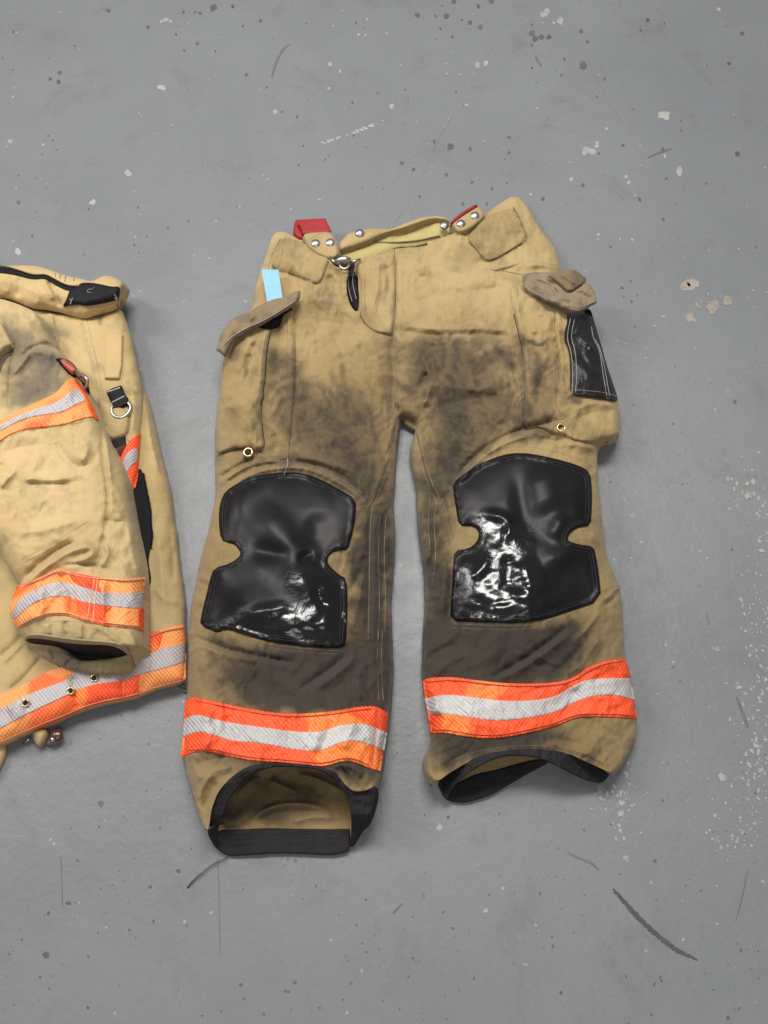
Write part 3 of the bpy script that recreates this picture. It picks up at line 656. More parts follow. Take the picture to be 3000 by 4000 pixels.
patch('fly_flap', T_fly, fl_h, M_trous, trs, step=5, mask=lambda u, v: np.stack([.08+0*u, .15+0*u, 0*u], 1), low=lambda u, v, z: z-.006)
flh = lambda u, v: fl_h(np.asarray(u), np.asarray(v), 30+0*np.asarray(u))
ribbon('fly_stitching', [W('L 540,960 545,1150 530,1300 570,1450 660,1560'), W('L 570,960 575,1150 560,1300 600,1440 700,1540'), W('L 760,960 770,1060 730,1200 690,1380'), W('L 790,960 800,1060 760,1200 720,1400')], flh, 3, M_thread, trs, dash=(12, 5), step=4)

# waistband patches (raised labels/panels), suspender tabs
wp1 = W('A 555,408 700,455 800,500 898,560 880,620 850,700 825,748 790,756 700,720 610,685 470,640 500,520')
hw = lambda u, v, d: T_h(u, v, 120+0*u)+.0045*rnd(d, 14)
patch('waist_panel', wp1, hw, M_trous, trs, step=5, mask=lambda u, v: np.stack([.12+0*u, .0*u, .05+0*u], 1), low=lambda u, v, z: z-.007)
wp2 = W('B 410,420 480,330 560,265 745,195 800,290 855,425 720,520 590,590 530,580 470,500')
patch('waist_panel', wp2, hw, M_trous, trs, step=5, mask=lambda u, v: np.stack([.18+0*u, .0*u, .1+0*u], 1), low=lambda u, v, z: z-.007)
T_s = lambda u, v: T_h(np.asarray(u, float), np.asarray(v, float))
T_s2 = lambda u, v: T_h(np.asarray(u, float), np.asarray(v, float), 120+0*np.asarray(u, float))+.0045
ribbon('waist_panel_stitching', [W('A 570,425 560,520 530,630'), W('A 480,625 620,672 800,735'), W('B 420,430 500,520 540,575 590,580 720,510 845,428'), W('B 745,205 800,300 845,420'), W('B 610,385 600,430 620,480 600,540')], T_s2, 3.2, M_thread, trs, dash=(12, 5), step=4)
tab1 = W('A 705,392 800,382 912,376 950,450 967,500 968,556 900,590 760,520 715,450')
patch('suspender_tab', tab1, lambda u, v, d: .034+.012*rnd(d, 16), M_trous, trs, step=5, mask=lambda u, v: np.stack([.1+0*u, 0*u, 0*u], 1), low=lambda u, v, z: z*0+.004)
tab2 = W('B 300,315 400,245 490,190 520,205 545,262 520,300 430,370 350,395 310,345')
patch('suspender_tab', tab2, lambda u, v, d: .040+.010*rnd(d, 16), M_trous, trs, step=5, mask=lambda u, v: np.stack([.1+0*u, 0*u, 0*u], 1), low=lambda u, v, z: z*0+.004)
red1 = W('A 655,292 760,288 868,282 890,330 915,378 800,384 705,392 690,345')
patch('suspender_loop', red1, lambda u, v, d: .034+.001*rnd(d, 6), M_red, trs, step=5, sm=0, low=lambda u, v, z: z-.003)
patch('suspender_loop', W('A 652,295 690,300 712,345 706,392 722,435 690,425 645,402 640,350'), lambda u, v, d: .020+.003*rnd(d, 10), M_red, trs, step=5, sm=1, low=lambda u, v, z: z*0+.002)
patch('suspender_loop', W('B 298,300 380,235 475,178 492,192 400,250 306,322'), lambda u, v, d: .046+.004*rnd(d, 6), M_red, trs, step=4, sm=1, low=lambda u, v, z: z*0+.03)

def rivet(u, v, z, r=.006, par=trs, mat=None, tilt=(0, -.15, 1)):
    c = P(u, v, z)
    V_, F_ = revolve(c, [(r, -.002), (r, .0004), (r*.93, .0014), (r*.8, .0020), (r*.6, .0028), (r*.35, .0034), (r*.08, .0036)], 36, tilt)
    return mesh_obj('rivet', V_, F_, mat or M_silver, par)
def eyelet(u, v, z, r=.0062, par=trs, tilt=(0, -.15, 1), mat=None):
    c = P(u, v, z)
    V_, F_ = revolve(c, [(r, -.001), (r, .0008), (r*.85, .002), (r*.66, .0018), (r*.58, .0002)], 24, tilt, hole=True)
    e = mesh_obj('eyelet', V_, F_, mat or M_brass, par)
    V_, F_ = revolve(c, [(r*.60, .0002)], 20, tilt); mesh_obj('eyelet_hole', V_, F_, M_black, e)
    return e
for s, z in (('A 797,462', .047), ('A 903,456', .047), ('B 470,262', .051), ('B 370,320', .051), ('B 250,332', .036), ('A 1115,388', .040)):
    u, v = W(s)[0]; rivet(u, v, z, .0078)
# snap hook at the waist
hu, hv = W('A 995,590')[0]; hz = .05
sn = []
sn.append(tube([P(*W('A 905,560')[0], .052), P(*W('A 925,590')[0], .054), P(*W('A 960,600')[0], .054)], .0026))
sn.append(tube([P(*W('A 945,600')[0], .054), P(*W('A 975,580')[0], .058), P(*W('A 1010,575')[0], .058), P(*W('A 1045,590')[0], .055)], .0052, 12))
sn.append(tube([P(*W('A 1045,600')[0], .052), P(*W('A 1080,590')[0], .053), P(*W('A 1120,580')[0], .050)], .0026))
rg = [P(*(np.array(W('A 1005,615')[0])+np.array([18*math.cos(a), 16*math.sin(a)])), .052) for a in np.linspace(0, 2*math.pi, 20)[:-1]]
sn.append(tube(rg, .0020, 8, True))
mesh_obj('snap_hook', *merge(*sn), M_silver, trs)

# --- pockets
fh = lambda lf: (lambda u, v, d: T_hs(u, v)+lf+.0010*rnd(d, 8))
patch('pocket_flange', W('A 592,955! 635,945! 650,1100 648,1400 638,1659 C 742,80 722,250 706,480! 655,490! 668,400 690,200 703,0 A 590,1500 600,1200'), fh(.0022), M_trous, trs, step=4.5, mask=T_mask, low=lambda u, v, z: z-.004)
patch('pocket_flange', W('B 728,785! 775,780! 790,950 832,1140 852,1300 858,1659 D 905,150 912,300! 880,295! 885,100 B 820,1600 812,1300 785,1140 735,920'), fh(.0022), M_trous, trs, step=4.5, mask=T_mask, low=lambda u, v, z: z-.004)
pk1 = W('A 350,1010 390,1065 470,1080 475,1090 455,1180 440,1300 436,1420 C 540,60 552,78 530,118 532,230 545,350 553,400 520,436 450,420 330,418 240,470 238,350 245,200 270,0 A 110,1420 140,1280 200,1150')
pk1s = chaikin(pk1, 2)
def pk1_h(u, v, d):
    return T_hs(u, v)+.002+.013*rnd(d, 22)+foldsum(u, v, [('g', 'A 380,1150 330,1250 300,1420', 20, -5), ('g', 'A 430,1120 400,1300 390,1500', 14, 5), ('g', 'C 500,60 440,200 480,340', 18, 5), ('g', 'C 300,60 340,200 300,340', 24, -5), ('g', 'C 420,330 480,380 520,420', 12, 4)])
patch('cargo_pocket', pk1, pk1_h, M_trous, trs, step=5, mask=T_mask, low=lambda u, v, z: np.maximum(z-.022, .001), wob=3)
pocket1 = bpy.data.objects['cargo_pocket']
patch('pocket_mouth', W('A 380,1062 470,1012 600,945 640,905 560,960 545,1030 520,1062 430,1075'), lambda u, v, d: T_h(u, v, 60+d)+.010, M_black, trs, step=4, low=lambda u, v, z: z-.01)  # black sheet for the velcro and the painted dark hollow under the flap
fl1 = W('A 85,1222! 100,1150 125,1085 195,1005 320,955 440,880 560,855 640,815 688,800! 690,865 640,905 560,955 480,1008 390,1055 280,1105 205,1165 175,1220 148,1285!')
fl1_h = lambda u, v, d: .064+.008*rnd(d, 14)+.012*np.clip((1240-v)/240, -1, 1)*0+.006*rnd(d, 60)+.003*fbm(u/50, v/50, 5, 3)+foldsum(u, v, [('g', 'A 640,830 480,950 300,1040 150,1180', 16, -3), ('g', 'A 360,960 330,1000 300,1080', 12, 4)])
patch('pocket_flap', fl1, fl1_h, M_flap, trs, step=5, inset=.6, mask=lambda u, v: np.stack([T_soot(u, v)*.3+.25*(fbm(u/50, v/40, 31, 3) > .1), .3+0*u, .2+0*u], 1), low=lambda u, v, z: z-.0045, wob=4)
f1h = lambda u, v: fl1_h(np.asarray(u), np.asarray(v), 30+0*np.asarray(u))
ribbon('flap_stitching', [W('A 130,1200 200,1130 290,1075 400,1030 480,985 570,930 660,870')], f1h, 3.2, M_gthread, trs, dash=(10, 6), step=4)

pk2 = W('B 830,760 1000,900 1140,960 1300,930 1350,1100 1420,1340 1490,1550 1508,1612 D 1527,230 1522,330 1492,362 1380,382 1250,370 1180,330 1100,320 1040,290 1000,275 905,300 B 828,1600 815,1300 780,1100 735,900')
patch('cargo_pocket', pk2, lambda u, v, d: T_hs(u, v)+.002+.010*rnd(d, 22)+foldsum(u, v, [('g', 'B 1080,1530 1000,1450 960,1300', 14, 4), ('g', 'B 830,960 920,990 1000,1010', 16, -4), ('g', 'B 860,1100 950,1090 1010,1150', 14, 5), ('g', 'D 1110,200 1000,190 930,250', 16, 4)]), M_trous, trs, step=5, mask=T_mask, low=lambda u, v, z: np.maximum(z-.02, .0015), wob=3)
pk2s = chaikin(pk2, 2)
def P2s(u, v):
    d = polydist(u, v, pk2s)[0]; return T_hs(u, v)+.002+.010*rnd(d, 22)
sidep = W('B 1135,955 1215,950 1300,922 1325,1010 1352,1100 1388,1220 1420,1340 1455,1440 1490,1545 1503,1600 1400,1580 1280,1560 1160,1545 1162,1420 1160,1300 1145,1210 1115,1150 1122,1080 1140,1030')
sp_h = lambda u, v, d: P2s(u, v)+.0065+.002*rnd(d, 10)+foldsum(u, v, [('g', 'B 1200,1100 1260,1170 1330,1230', 14, 5), ('g', 'B 1180,1020 1160,1150 1185,1300', 10, -4)])
sp_ = patch('pocket_side_panel', sidep, sp_h, M_side, trs, step=5, low=lambda u, v, z: np.maximum(z-.006, .001))
sph = lambda u, v: sp_h(np.asarray(u, float), np.asarray(v, float), 12.)
ribbon('panel_stitching', [W('B 1160,1000 1140,1090 1135,1160 1165,1240 1175,1400 1170,1540'), W('B 1188,1005 1168,1090 1165,1150 1195,1240 1205,1400 1195,1530'), W('B 1310,1060 1320,1140 1370,1230 1385,1350 1420,1560'), W('B 1335,1150 1370,1210 1400,1330 1440,1560'), W('B 1175,1515 1300,1525 1400,1535 1490,1560')], sph, 3.2, M_gthread, sp_, step=5)
fl2 = W('B 815,705! 835,682 900,668 1000,668 1060,662! 1130,690 1180,720 1262,740! 1300,760 1330,795 1342,850 1348,890! 1300,915 1240,952 1180,952 1080,912 1000,888 900,842 820,785!')
def fl2_h(u, v, d):
    t = np.clip((u-2040)/290, 0, 1)
    return .064+.022*t+.005*rnd(d, 9)+.003*fbm(u/26, v/26, 15, 3)+foldsum(u, v, [('g', 'B 880,700 1000,740 1080,800 1140,880', 9, 5), ('s', 'B 1060,690 1110,760 1150,810 1262,745', 9, -9), ('g', 'B 1200,800 1260,800 1310,850', 9, 6), ('g', 'B 1215,830 1225,880 1235,930', 6, 4), ('g', 'B 840,740 950,790 1080,850 1200,880', 12, 3), ('g', 'B 990,700 1050,790 1050,860', 8, -4)])
patch('pocket_flap', fl2, fl2_h, M_flap, trs, step=4, inset=.5, mask=lambda u, v: np.stack([.12+.5*fbm(u/60, v/50, 41, 3), .1+0*u, 0*u], 1), low=lambda u, v, z: z-.0045, wob=5)
fold2 = W('B 985,690 1040,672 1090,660 1140,655 1190,650 1215,672 1240,695 1270,712! 1262,748 1200,778 1145,812 1110,775 1060,730')
patch('flap_fold', fold2, lambda u, v, d: .086+.004*rnd(d, 40)+foldsum(u, v, [('g', 'B 1080,680 1150,720 1190,760', 9, 5), ('g', 'B 1180,665 1215,705 1225,750', 6, -4)]), M_flap, trs, step=4, inset=.6, mask=lambda u, v: np.stack([.25+.35*np.clip((u-2220)/50, 0, 1), .9+0*u, .8+0*u], 1), low=lambda u, v, z: z-.006, wob=5)
f2h = lambda u, v: fl2_h(np.asarray(u), np.asarray(v), 30+0*np.asarray(u))
ribbon('flap_stitching', [W('B 830,770 900,820 1000,865 1090,890 1180,925 1240,925 1330,880')], f2h, 3.2, M_gthread, trs, dash=(10, 6), step=4)
u, v = W('C 447,443')[0]; eyelet(u, v, float(pk1_h(np.array([u]), np.array([v]), np.array([60.]))[0])-.004, .0080)
u, v = W('D 1147,283')[0]; eyelet(u, v, float(T_h(np.array([u]), np.array([v]))[0])+.012, .0072)

# --- knee patches
def unsm(name, poly, hf, **k): return patch(name, poly, hf, M_knee, trs, sm=1, step=5, **k)
wetL = stainf([(1150, 2440, 200, 75, 1.0, 8), (1270, 2350, 80, 140, 1.0, -20), (960, 2450, 90, 40, .8), (1200, 2250, 60, 60, .7)], 3)
wetR = stainf([(1930, 2330, 150, 130, 1.0), (2050, 2280, 60, 130, 1.0), (1930, 2050, 90, 40, .9, 20), (1960, 2130, 70, 90, 1.0), (1850, 2220, 60, 60, .8), (2040, 2080, 40, 50, .6)], 3)
def k_low(u, v, z): return z-.005
knf_l = [('r', 'C 480,760 640,960 780,1110 860,1180', 60, 5), ('r', 'C 430,1090 560,1085 740,1130', 34, -5), ('r', 'C 900,800 880,980 840,1100', 50, -4), ('r', 'C 640,1200 760,1250 840,1400', 50, 4), ('r', 'C 300,1520 500,1480 650,1450 780,1370', 26, 4), ('r', 'C 880,1130 820,1100 780,1180', 16, -4), ('r', 'C 860,1300 920,1400 960,1500', 18, -5)]
knf_r = [('r', 'D 850,480 880,650 900,850 950,980 1100,1020', 44, -5), ('r', 'D 1000,500 1060,700 1120,850', 80, 6), ('r', 'D 1180,830 1130,930 1040,1000', 34, 4), ('r', 'D 600,840 750,850 815,900 810,980 740,1070', 20, 5), ('r', 'D 850,1110 930,1200 950,1350 870,1500', 46, 6), ('r', 'D 780,1050 820,1200 780,1400', 34, -4), ('r', 'D 980,1130 1150,1130 1300,1060', 40, 4), ('r', 'D 820,1510 1000,1450 1200,1370', 30, 4), ('r', 'D 530,1280 640,1200 680,1080', 22, 5)]
rough_n = lambda u, v, w: w(u, v)*(.0024*fbm(u/70, v/45, 77, 2)+.0003*fbm(u/20, v/15, 78, 2))
def kh(fs, w): return lambda u, v, d: T_hs(u, v)+.0026+.0010*rnd(d, 10)+.0045*rnd(d, 110)+np.clip(foldsum(u, v, fs)*1.0+rough_n(u, v, w), -.0050*rnd(d, 110), 1)
kL = unsm('knee_patch', kl, kh(knf_l, wetL), mask=lambda u, v: np.stack([wetL(u, v), 0*u, 0*u], 1), low=k_low)
kR = unsm('knee_patch', kr, kh(knf_r, wetR), mask=lambda u, v: np.stack([wetR(u, v), 0*u, 0*u], 1), low=k_low)
def inner_lines(poly, ds):
    p = chaikin(poly, 1); q, _ = resample(np.vstack([p, p[:1]]), 10); out = []
    c = q.mean(0)
    area = np.sum(q[:-1, 0]*q[1:, 1]-q[1:, 0]*q[:-1, 1]); s = 1 if area > 0 else -1
    for dd in ds:
        t = np.roll(q, -1, 0)-np.roll(q, 1, 0)
        t = (q[2:]-q[:-2]); t /= np.hypot(t[:, 0], t[:, 1])[:, None]+1e-9
        n = np.stack([-t[:, 1], t[:, 0]], 1)*s
        r = q[1:-1]+n*dd
        keep = polydist(r[:, 0], r[:, 1], p)[0] > dd*.93
        cur = []
        for pt, kk in zip(r, keep):
            if kk: cur.append(pt)
            elif len(cur) > 4: out.append(np.array(cur)); cur = []
            else: cur = []
        if len(cur) > 4: out.append(np.array(cur))
    return out
for ob, po, fs, w in ((kL, kl, knf_l, wetL), (kR, kr, knf_r, wetR)):
    hh = kh(fs, w); g_ = lambda u, v, hh=hh: hh(np.asarray(u, float), np.asarray(v, float), 30+0*np.asarray(u, float))
    ribbon('knee_stitching', inner_lines(po, (13, 24)), g_, 3.0, M_pthread, ob, step=6, th=.0001, lift=.0002)

# --- reflective bands on legs
bl = W('E 100,885! 112,760 122,625 125,520 145,490 180,475 300,500 500,545 700,580 850,592 1000,587 1150,572 1300,545 1400,537 1455,550 1515,590! 1500,720 1478,850 1458,978! 1400,965 1300,922 1210,905 1090,948 1000,945 800,920 600,910 450,885 300,845 200,842')
sl = W('E 114,745! 121,628! 200,592 300,620 450,655 650,682 850,712 1050,716 1120,690 1200,665 1320,655 1420,682 1506,722! 1484,842! 1410,805 1290,770 1190,780 1080,835 1000,845 850,830 650,790 450,775 320,735 220,705')
br = W('F 93,365! 120,348 200,342 300,340 480,365 680,385 900,385 1050,370 1150,330 1220,270 1340,228 1465,213! 1497,270 1525,450 1553,622! 1400,610 1180,605 1100,625 1000,670 850,710 650,750 500,757 350,737 250,718 150,722! 120,560')
sr = W('F 104,488! 250,455 450,480 650,505 850,500 1000,475 1100,410 1200,360 1350,345 1506,350! 1524,420 1536,494! 1400,457 1250,465 1120,510 1000,580 800,620 600,640 400,612 250,587 132,594!')
bh = lambda lf: (lambda u, v, d: T_hs(u, v)+lf+.0006*rnd(d, 8))
bands = []
for po, so in ((bl, sl), (br, sr)):
    b_ = patch('reflective_band', po, bh(.0030), M_or, trs, step=5, sm=1, low=lambda u, v, z: z-.006); bands.append(b_)
    patch('silver_stripe', so, bh(.0044), M_sil, b_, step=5, sm=1, low=lambda u, v, z: z-.003)
bb = lambda u, v: T_hs(np.asarray(u, float), np.asarray(v, float))+.0048
ribbon('band_stitching', [W('E 190,500 300,520 500,565 700,598 850,608 1000,605 1150,590 1300,565 1400,555'), W('E 140,840 300,825 450,865 600,892 800,902 1000,925 1090,925 1210,888 1300,900 1380,940'), W('E 1447,560 1425,700 1405,800 1375,945'), W('E 1462,565 1440,700 1420,810 1392,955')], bb, 3, simple('orange_thread', (.62, .12, .06), .7, bumps=()), bands[0], dash=(11, 4), step=4)
ribbon('band_stitching', [W('F 120,372 300,358 480,383 680,402 900,402 1050,388 1150,350 1230,290 1340,245 1460,232'), W('F 150,702 250,698 350,718 500,738 650,732 850,690 1000,652 1100,608 1180,588 1400,592 1540,604')], bb, 3, simple('orange_thread', (.62, .12, .06), .7, bumps=()), bands[1], dash=(11, 4), step=4)

# --- cuffs
uL = W('E 283,1330 285,1400 300,1450 340,1505 380,1535 430,1556 500,1552 600,1546 750,1536 900,1538 1020,1545 1130,1550 1230,1532 1268,1495 1330,1360 1390,1200 1350,1000 1200,850 700,800 400,900 290,1150')
def uL_h(u, v, d):
    return .006+.006*np.clip((3200-v)/300, 0, 1)+foldsum(u, v, [('g', 'E 590,1310 700,1230 900,1200 1080,1240', 14, 14), ('g', 'E 500,1340 620,1260 760,1180', 16, -6), ('g', 'E 700,1040 800,1090 900,1130', 18, 14), ('g', 'E 900,1000 1050,1040 1200,1120', 16, 12), ('g', 'E 850,1330 1000,1290 1150,1300', 22, 8), ('g', 'E 480,1150 560,1060 640,1020', 20, 10)])+.002*fbm(u/50, v/50, 66, 3)
soot_shadeU = stainf([(1080, 3100, 280, 110, .42), (880, 3170, 90, 40, .9, -10), (1000, 3060, 60, 20, .5, 30), (1200, 3110, 80, 25, .45, 10), (1060, 3180, 90, 30, .5), (900, 3230, 60, 15, .5)], 6)  # soot streaks, plus shade of the cuff interior put into the colour
patch('cuff_lining', uL, uL_h, M_trous, trs, step=5, low=lambda u, v, z: z*0+.001, mask=lambda u, v: np.stack([soot_shadeU(u, v), .75+0*u, .25+0*u], 1))
bandL = W('E 340,1385 500,1383 700,1372 900,1378 1100,1380 1246,1378! 1256,1495 1230,1534 1130,1552 1020,1547 900,1540 750,1538 600,1548 500,1554 430,1558 380,1537 340,1507 305,1460')
patch('cuff_binding', bandL, lambda u, v, d: uL_h(u, v, d)+.0025+.001*rnd(d, 8)+.0012*fbm(u/30, v/60, 90, 2), M_bind, trs, step=5, sm=1, low=lambda u, v, z: z*0+.0008)
bind_stL = [W('E 360,1415 600,1410 900,1408 1240,1405'), W('E 370,1450 600,1440 900,1438 1245,1440'), W('E 390,1490 600,1478 900,1472 1240,1478')]
ribbon('cuff_stitching', bind_stL, lambda u, v: uL_h(np.asarray(u), np.asarray(v), 0)+.0032, 3.0, M_pthread, trs, step=5, th=.0005)
cL = W('E 283,1400 284,1340 300,1250 320,1180 345,1125 380,1075 425,1035 520,968 580,945 640,932 760,925 880,930 1000,940 1100,970 1140,985 1180,1015 1250,1090 1305,1118 1345,1100 1380,1085 1412,1080 1421,1105 1420,1150 1395,1260 1360,1335 1330,1362 1300,1430 1270,1492 1255,1485 1264,1380 1265,1300 1250,1190 1215,1115 1150,1035 1060,975 1000,960 880,950 760,948 700,955 640,972 580,1005 530,1038 450,1125 400,1225 365,1320 345,1400 342,1440 345,1505 315,1470 292,1430')
def cL_h(u, v, d):
    z = T_h(u, v, 170+0*u)+.004+.001*rnd(d, 8)
    low_ = np.clip((v-3000)/250, 0, 1)          # rim comes down to the floor at both ends
    z = z*(1-low_)+low_*(.055-.045*np.clip((v-3180)/140, 0, 1))
    return z
bcl = patch('cuff_binding', cL, cL_h, M_bind, trs, step=4.5, sm=1, low=lambda u, v, z: np.where(polydist(u, v, W('E 1422,1090 1420,1150 1395,1260 1360,1335 1330,1362 1300,1430 1270,1492'), False)[0] < 12, .001, np.maximum(z-.006, .001)))
cLh = lambda u, v: cL_h(np.asarray(u, float), np.asarray(v, float), 8)
ribbon('binding_stitching', [W('E 300,1400 315,1270 360,1150 430,1060 530,990 640,950'), W('E 318,1400 335,1280 378,1170 445,1080 540,1010 640,958'), W('E 1385,1100 1380,1180 1370,1240'), W('E 1355,1150 1350,1200 1320,1280')], cLh, 2.6, M_dthread, bcl, dash=(12, 4), step=4)

uR = W('F 205,1108 245,1170 280,1182 330,1190 390,1190 460,1170 540,1143 600,1115 690,1060 760,1020 850,970 950,915 1000,850 900,700 500,700 200,850 150,1000')
uR_h = lambda u, v, d: .005+.008*np.clip((3040-v)/150, 0, 1)+.002*fbm(u/50, v/50, 6, 3)
patch('cuff_lining', uR, uR_h, M_trous, trs, step=5, low=lambda u, v, z: z*0+.001, mask=lambda u, v: np.stack([.1+0*u, .55+0*u, 0*u], 1))
bR = W('F 245,1170 280,1184 330,1192 390,1192 460,1172 540,1145 600,1117 690,1062 760,1022 850,972 950,917 930,905 850,905 700,945 560,985 470,1000 380,1040 300,1080')
patch('cuff_binding', bR, lambda u, v, d: uR_h(u, v, d)+.0028+.001*rnd(d, 8), M_bind, trs, step=5, sm=1, low=lambda u, v, z: z*0+.0008)
cR = W('F 188,1058 250,1003 350,943 450,893 550,858 700,838 850,833 1000,843 1100,868 1200,908 1300,958 1368,993 1345,1030 1310,1060 1250,1055 1150,1018 1050,965 950,915 850,882 750,872 650,877 560,902 480,942 400,992 320,1062 275,1120 252,1178 225,1140')
def cR_h(u, v, d):
    z = T_h(u, v, 170+0*u)+.004+.001*rnd(d, 8)
    e = np.clip((1850-u)/130, 0, 1); e2 = np.clip((u-2180)/190, 0, 1)
    return z*(1-np.maximum(e, e2)**1.3*.82)
cr_ = patch('cuff_binding', cR, cR_h, M_bind, trs, step=4.5, sm=1, low=lambda u, v, z: np.maximum(z-.006, .001))

# --- seams & stitching on the body
def T_top(u, v):
    u = np.asarray(u, float); v = np.asarray(v, float); h = T_hs(u, v)
    for ps, f in ((pk1s, lambda a, b, d: pk1_h(a, b, d)), (pk2s, lambda a, b, d: P2s(a, b))):
        i_ = inside(u, v, ps)
        if i_.any(): h = np.where(i_, f(u, v, polydist(u, v, ps)[0]), h)
    return h
bst = [('A 1378,520 1388,800 1378,1000 1362,1130', 0), ('A 1360,1150 1366,1400 1358,1659', 0), ('A 605,950 612,1200 600,1500 C 705,150 680,400', 0), ('A 640,960 648,1200 638,1500 C 735,150 700,470', 0),
       ('C 1435,150 1400,350 1350,560 1280,740 1240,820 1235,1100 1230,1400 1225,1650', 0), ('C 1415,170 1385,350 1335,550 1262,740 1215,800', 0), ('C 1300,860 1290,1100 1300,1400 1290,1650', 0), ('C 1340,850 1325,1100 1340,1400 1330,1600', 0),
       ('C 330,650 450,580 600,540 750,540 900,565 1040,630 1160,710 1205,770', 0), ('C 800,535 920,560 1050,615 1180,705', 0),
       ('D 230,330 260,480 300,620 360,740', 0), ('D 205,340 240,500 275,630 340,760', 0), ('D 340,760 320,900 340,1100 310,1300', 0), ('D 300,700 285,900 300,1100', 0),
       ('D 470,600 540,520 640,460 780,410 900,405 1050,420 1250,480 1360,540', 0), ('D 440,660 380,740 360,780', 0), ('D 1420,1340 1480,1320 1530,1305', 0), ('D 1415,1370 1480,1345 1535,1325', 0),
       ('D 440,1555 700,1565 850,1570 1000,1555 1200,1500 1390,1430', 0), ('D 430,1580 700,1590 860,1592 1020,1575 1200,1520', 0),
       ('E 380,20 640,105 900,145 1210,165', 0), ('E 340,40 640,130 900,170 1200,185', 0), ('E 1445,20 1435,250 1450,500', 0), ('E 1475,20 1465,250 1480,500', 0),
       ('B 770,800 785,950 830,1140 845,1300 848,1659', 0), ('B 640,650 840,590 1060,620', 0), ('D 905,0 900,150 930,290', 0), ('D 880,0 890,300', 0),
       ('A 470,520 440,640', 0), ('A 180,1230 150,1400', 0), ('F 180,1000 260,930 400,860 560,825 850,800 1100,835 1360,965', 0), ('C 260,470 330,430 430,420', 0)]
ribbon('body_stitching', [W(s) for s, _ in bst], lambda u, v: T_s(u, v)+.0001, 2.6, M_thread, trs, step=5, th=.0002, lift=.0002)
dst = ['A 635,950 651,1100 648,1400 638,1659 C 722,250 705,480', 'A 1365,500 1378,800 1365,1000 1350,1130', 'B 728,790 735,920 790,1140 820,1300 825,1640', 'A 895,590 860,680 828,748', 'A 545,430 490,520 455,640', 'C 1415,120 1430,240 1410,400', 'B 745,195 800,290 852,425', 'F 98,360 92,170 100,0', 'B 580,650 700,665 820,690']
dst += ['A 478,1090 458,1180 443,1300 438,1420 C 543,60 550,85 532,120 534,230 547,350 556,400 530,436', 'B 1037,930 1052,980 1034,1100 1072,1280 1072,1500 1044,1620 D 1140,180 1178,212', 'C 1408,200 1380,390 1330,560 1262,740', 'C 1238,830 1225,1200 1222,1600', 'D 215,330 245,480 290,630', 'D 330,780 300,1000 320,1300', 'C 240,470 330,425 440,418', 'D 905,300 1000,280 1060,250 1175,218', 'A 1120,985 1170,1055 1235,1105 1340,1130']
ribbon('shaded_seam_edges', [W(s) for s in dst], lambda u, v: T_top(u, v), 4.4, M_dthread, trs, step=5, th=.0003, lift=.0004)  # dark ribbons paint groove shade along soiled seams and pocket lips
ribbon('loose_thread', [W('C 702,480 705,520 690,560 680,590')], lambda u, v: T_s(u, v)+.005, 3.0, M_gthread, trs, step=4)

# ------------------------------------------------------------------ blue tape
tp = W('A 408,648 530,650 545,760 562,866 500,876 448,880 425,760')
o = patch('tape_strip', W('A 408,648 530,650 563,866 530,872 448,880'), lambda u, v, d: T_h(u, v, 90+0*u)*.35+.044+.0*u, M_blue, None, step=5, sm=0, low=lambda u, v, z: z-.0008, inset=0)
tag(o, 'light blue tape strip on the hip of the tan trousers above a pocket flap', 'tape')

# ------------------------------------------------------------------ hair strand on floor
hp = chaikin(W('V 1215,775 1250,730 1310,680 1380,625 1430,600 1475,582'), 2, False)
V_, F_ = tube([P(a, b, .0012+.003*math.sin(i/len(hp)*3.1)) for i, (a, b) in enumerate(hp)], [.0011*(1-.6*i/len(hp)) for i in range(len(hp))], 6)
o = mesh_obj('thread', V_, F_, simple('dark_strand', (.05, .05, .05), .5, bumps=())); tag(o, 'thin dark curved thread lying on the floor below the open trouser cuff', 'thread')

# ------------------------------------------------------------------ coat
coat = empty('turnout_coat', tuple(P(250, 2000, 0)))
tag(coat, 'tan firefighter coat with orange and silver bands at the left edge of the grey floor', 'coat')
c_soot = stainf([(60, 1330, 90, 60, .6, 40), (30, 1400, 70, 90, .4), (170, 1400, 60, 30, .95, 10), (190, 1480, 70, 70, .75), (110, 1540, 70, 50, .75), (90, 1480, 30, 60, .4), (240, 1620, 40, 60, .3), (150, 1660, 60, 10, .4), (380, 1440, 30, 30, .2), (400, 1240, 10, 20, .5), (480, 1520, 60, 20, .25), (200, 1290, 60, 60, .35), (20, 1560, 50, 50, .2), (230, 2500, 160, 40, .3)], 5)
c_olv = stainf([(480, 2000, 200, 900, .35), (400, 1600, 80, 120, .5), (300, 2520, 300, 130, .85), (100, 1400, 160, 160, .3), (300, 2150, 160, 100, .3)], 9)
c_rst = stainf([(160, 1550, 60, 60, .5), (240, 1500, 40, 30, .5), (200, 2180, 60, 60, .45, -45), (110, 2200, 60, 30, .4), (340, 2120, 60, 60, .3), (30, 2050, 40, 100, .2), (420, 1250, 60, 40, .3)], 13)
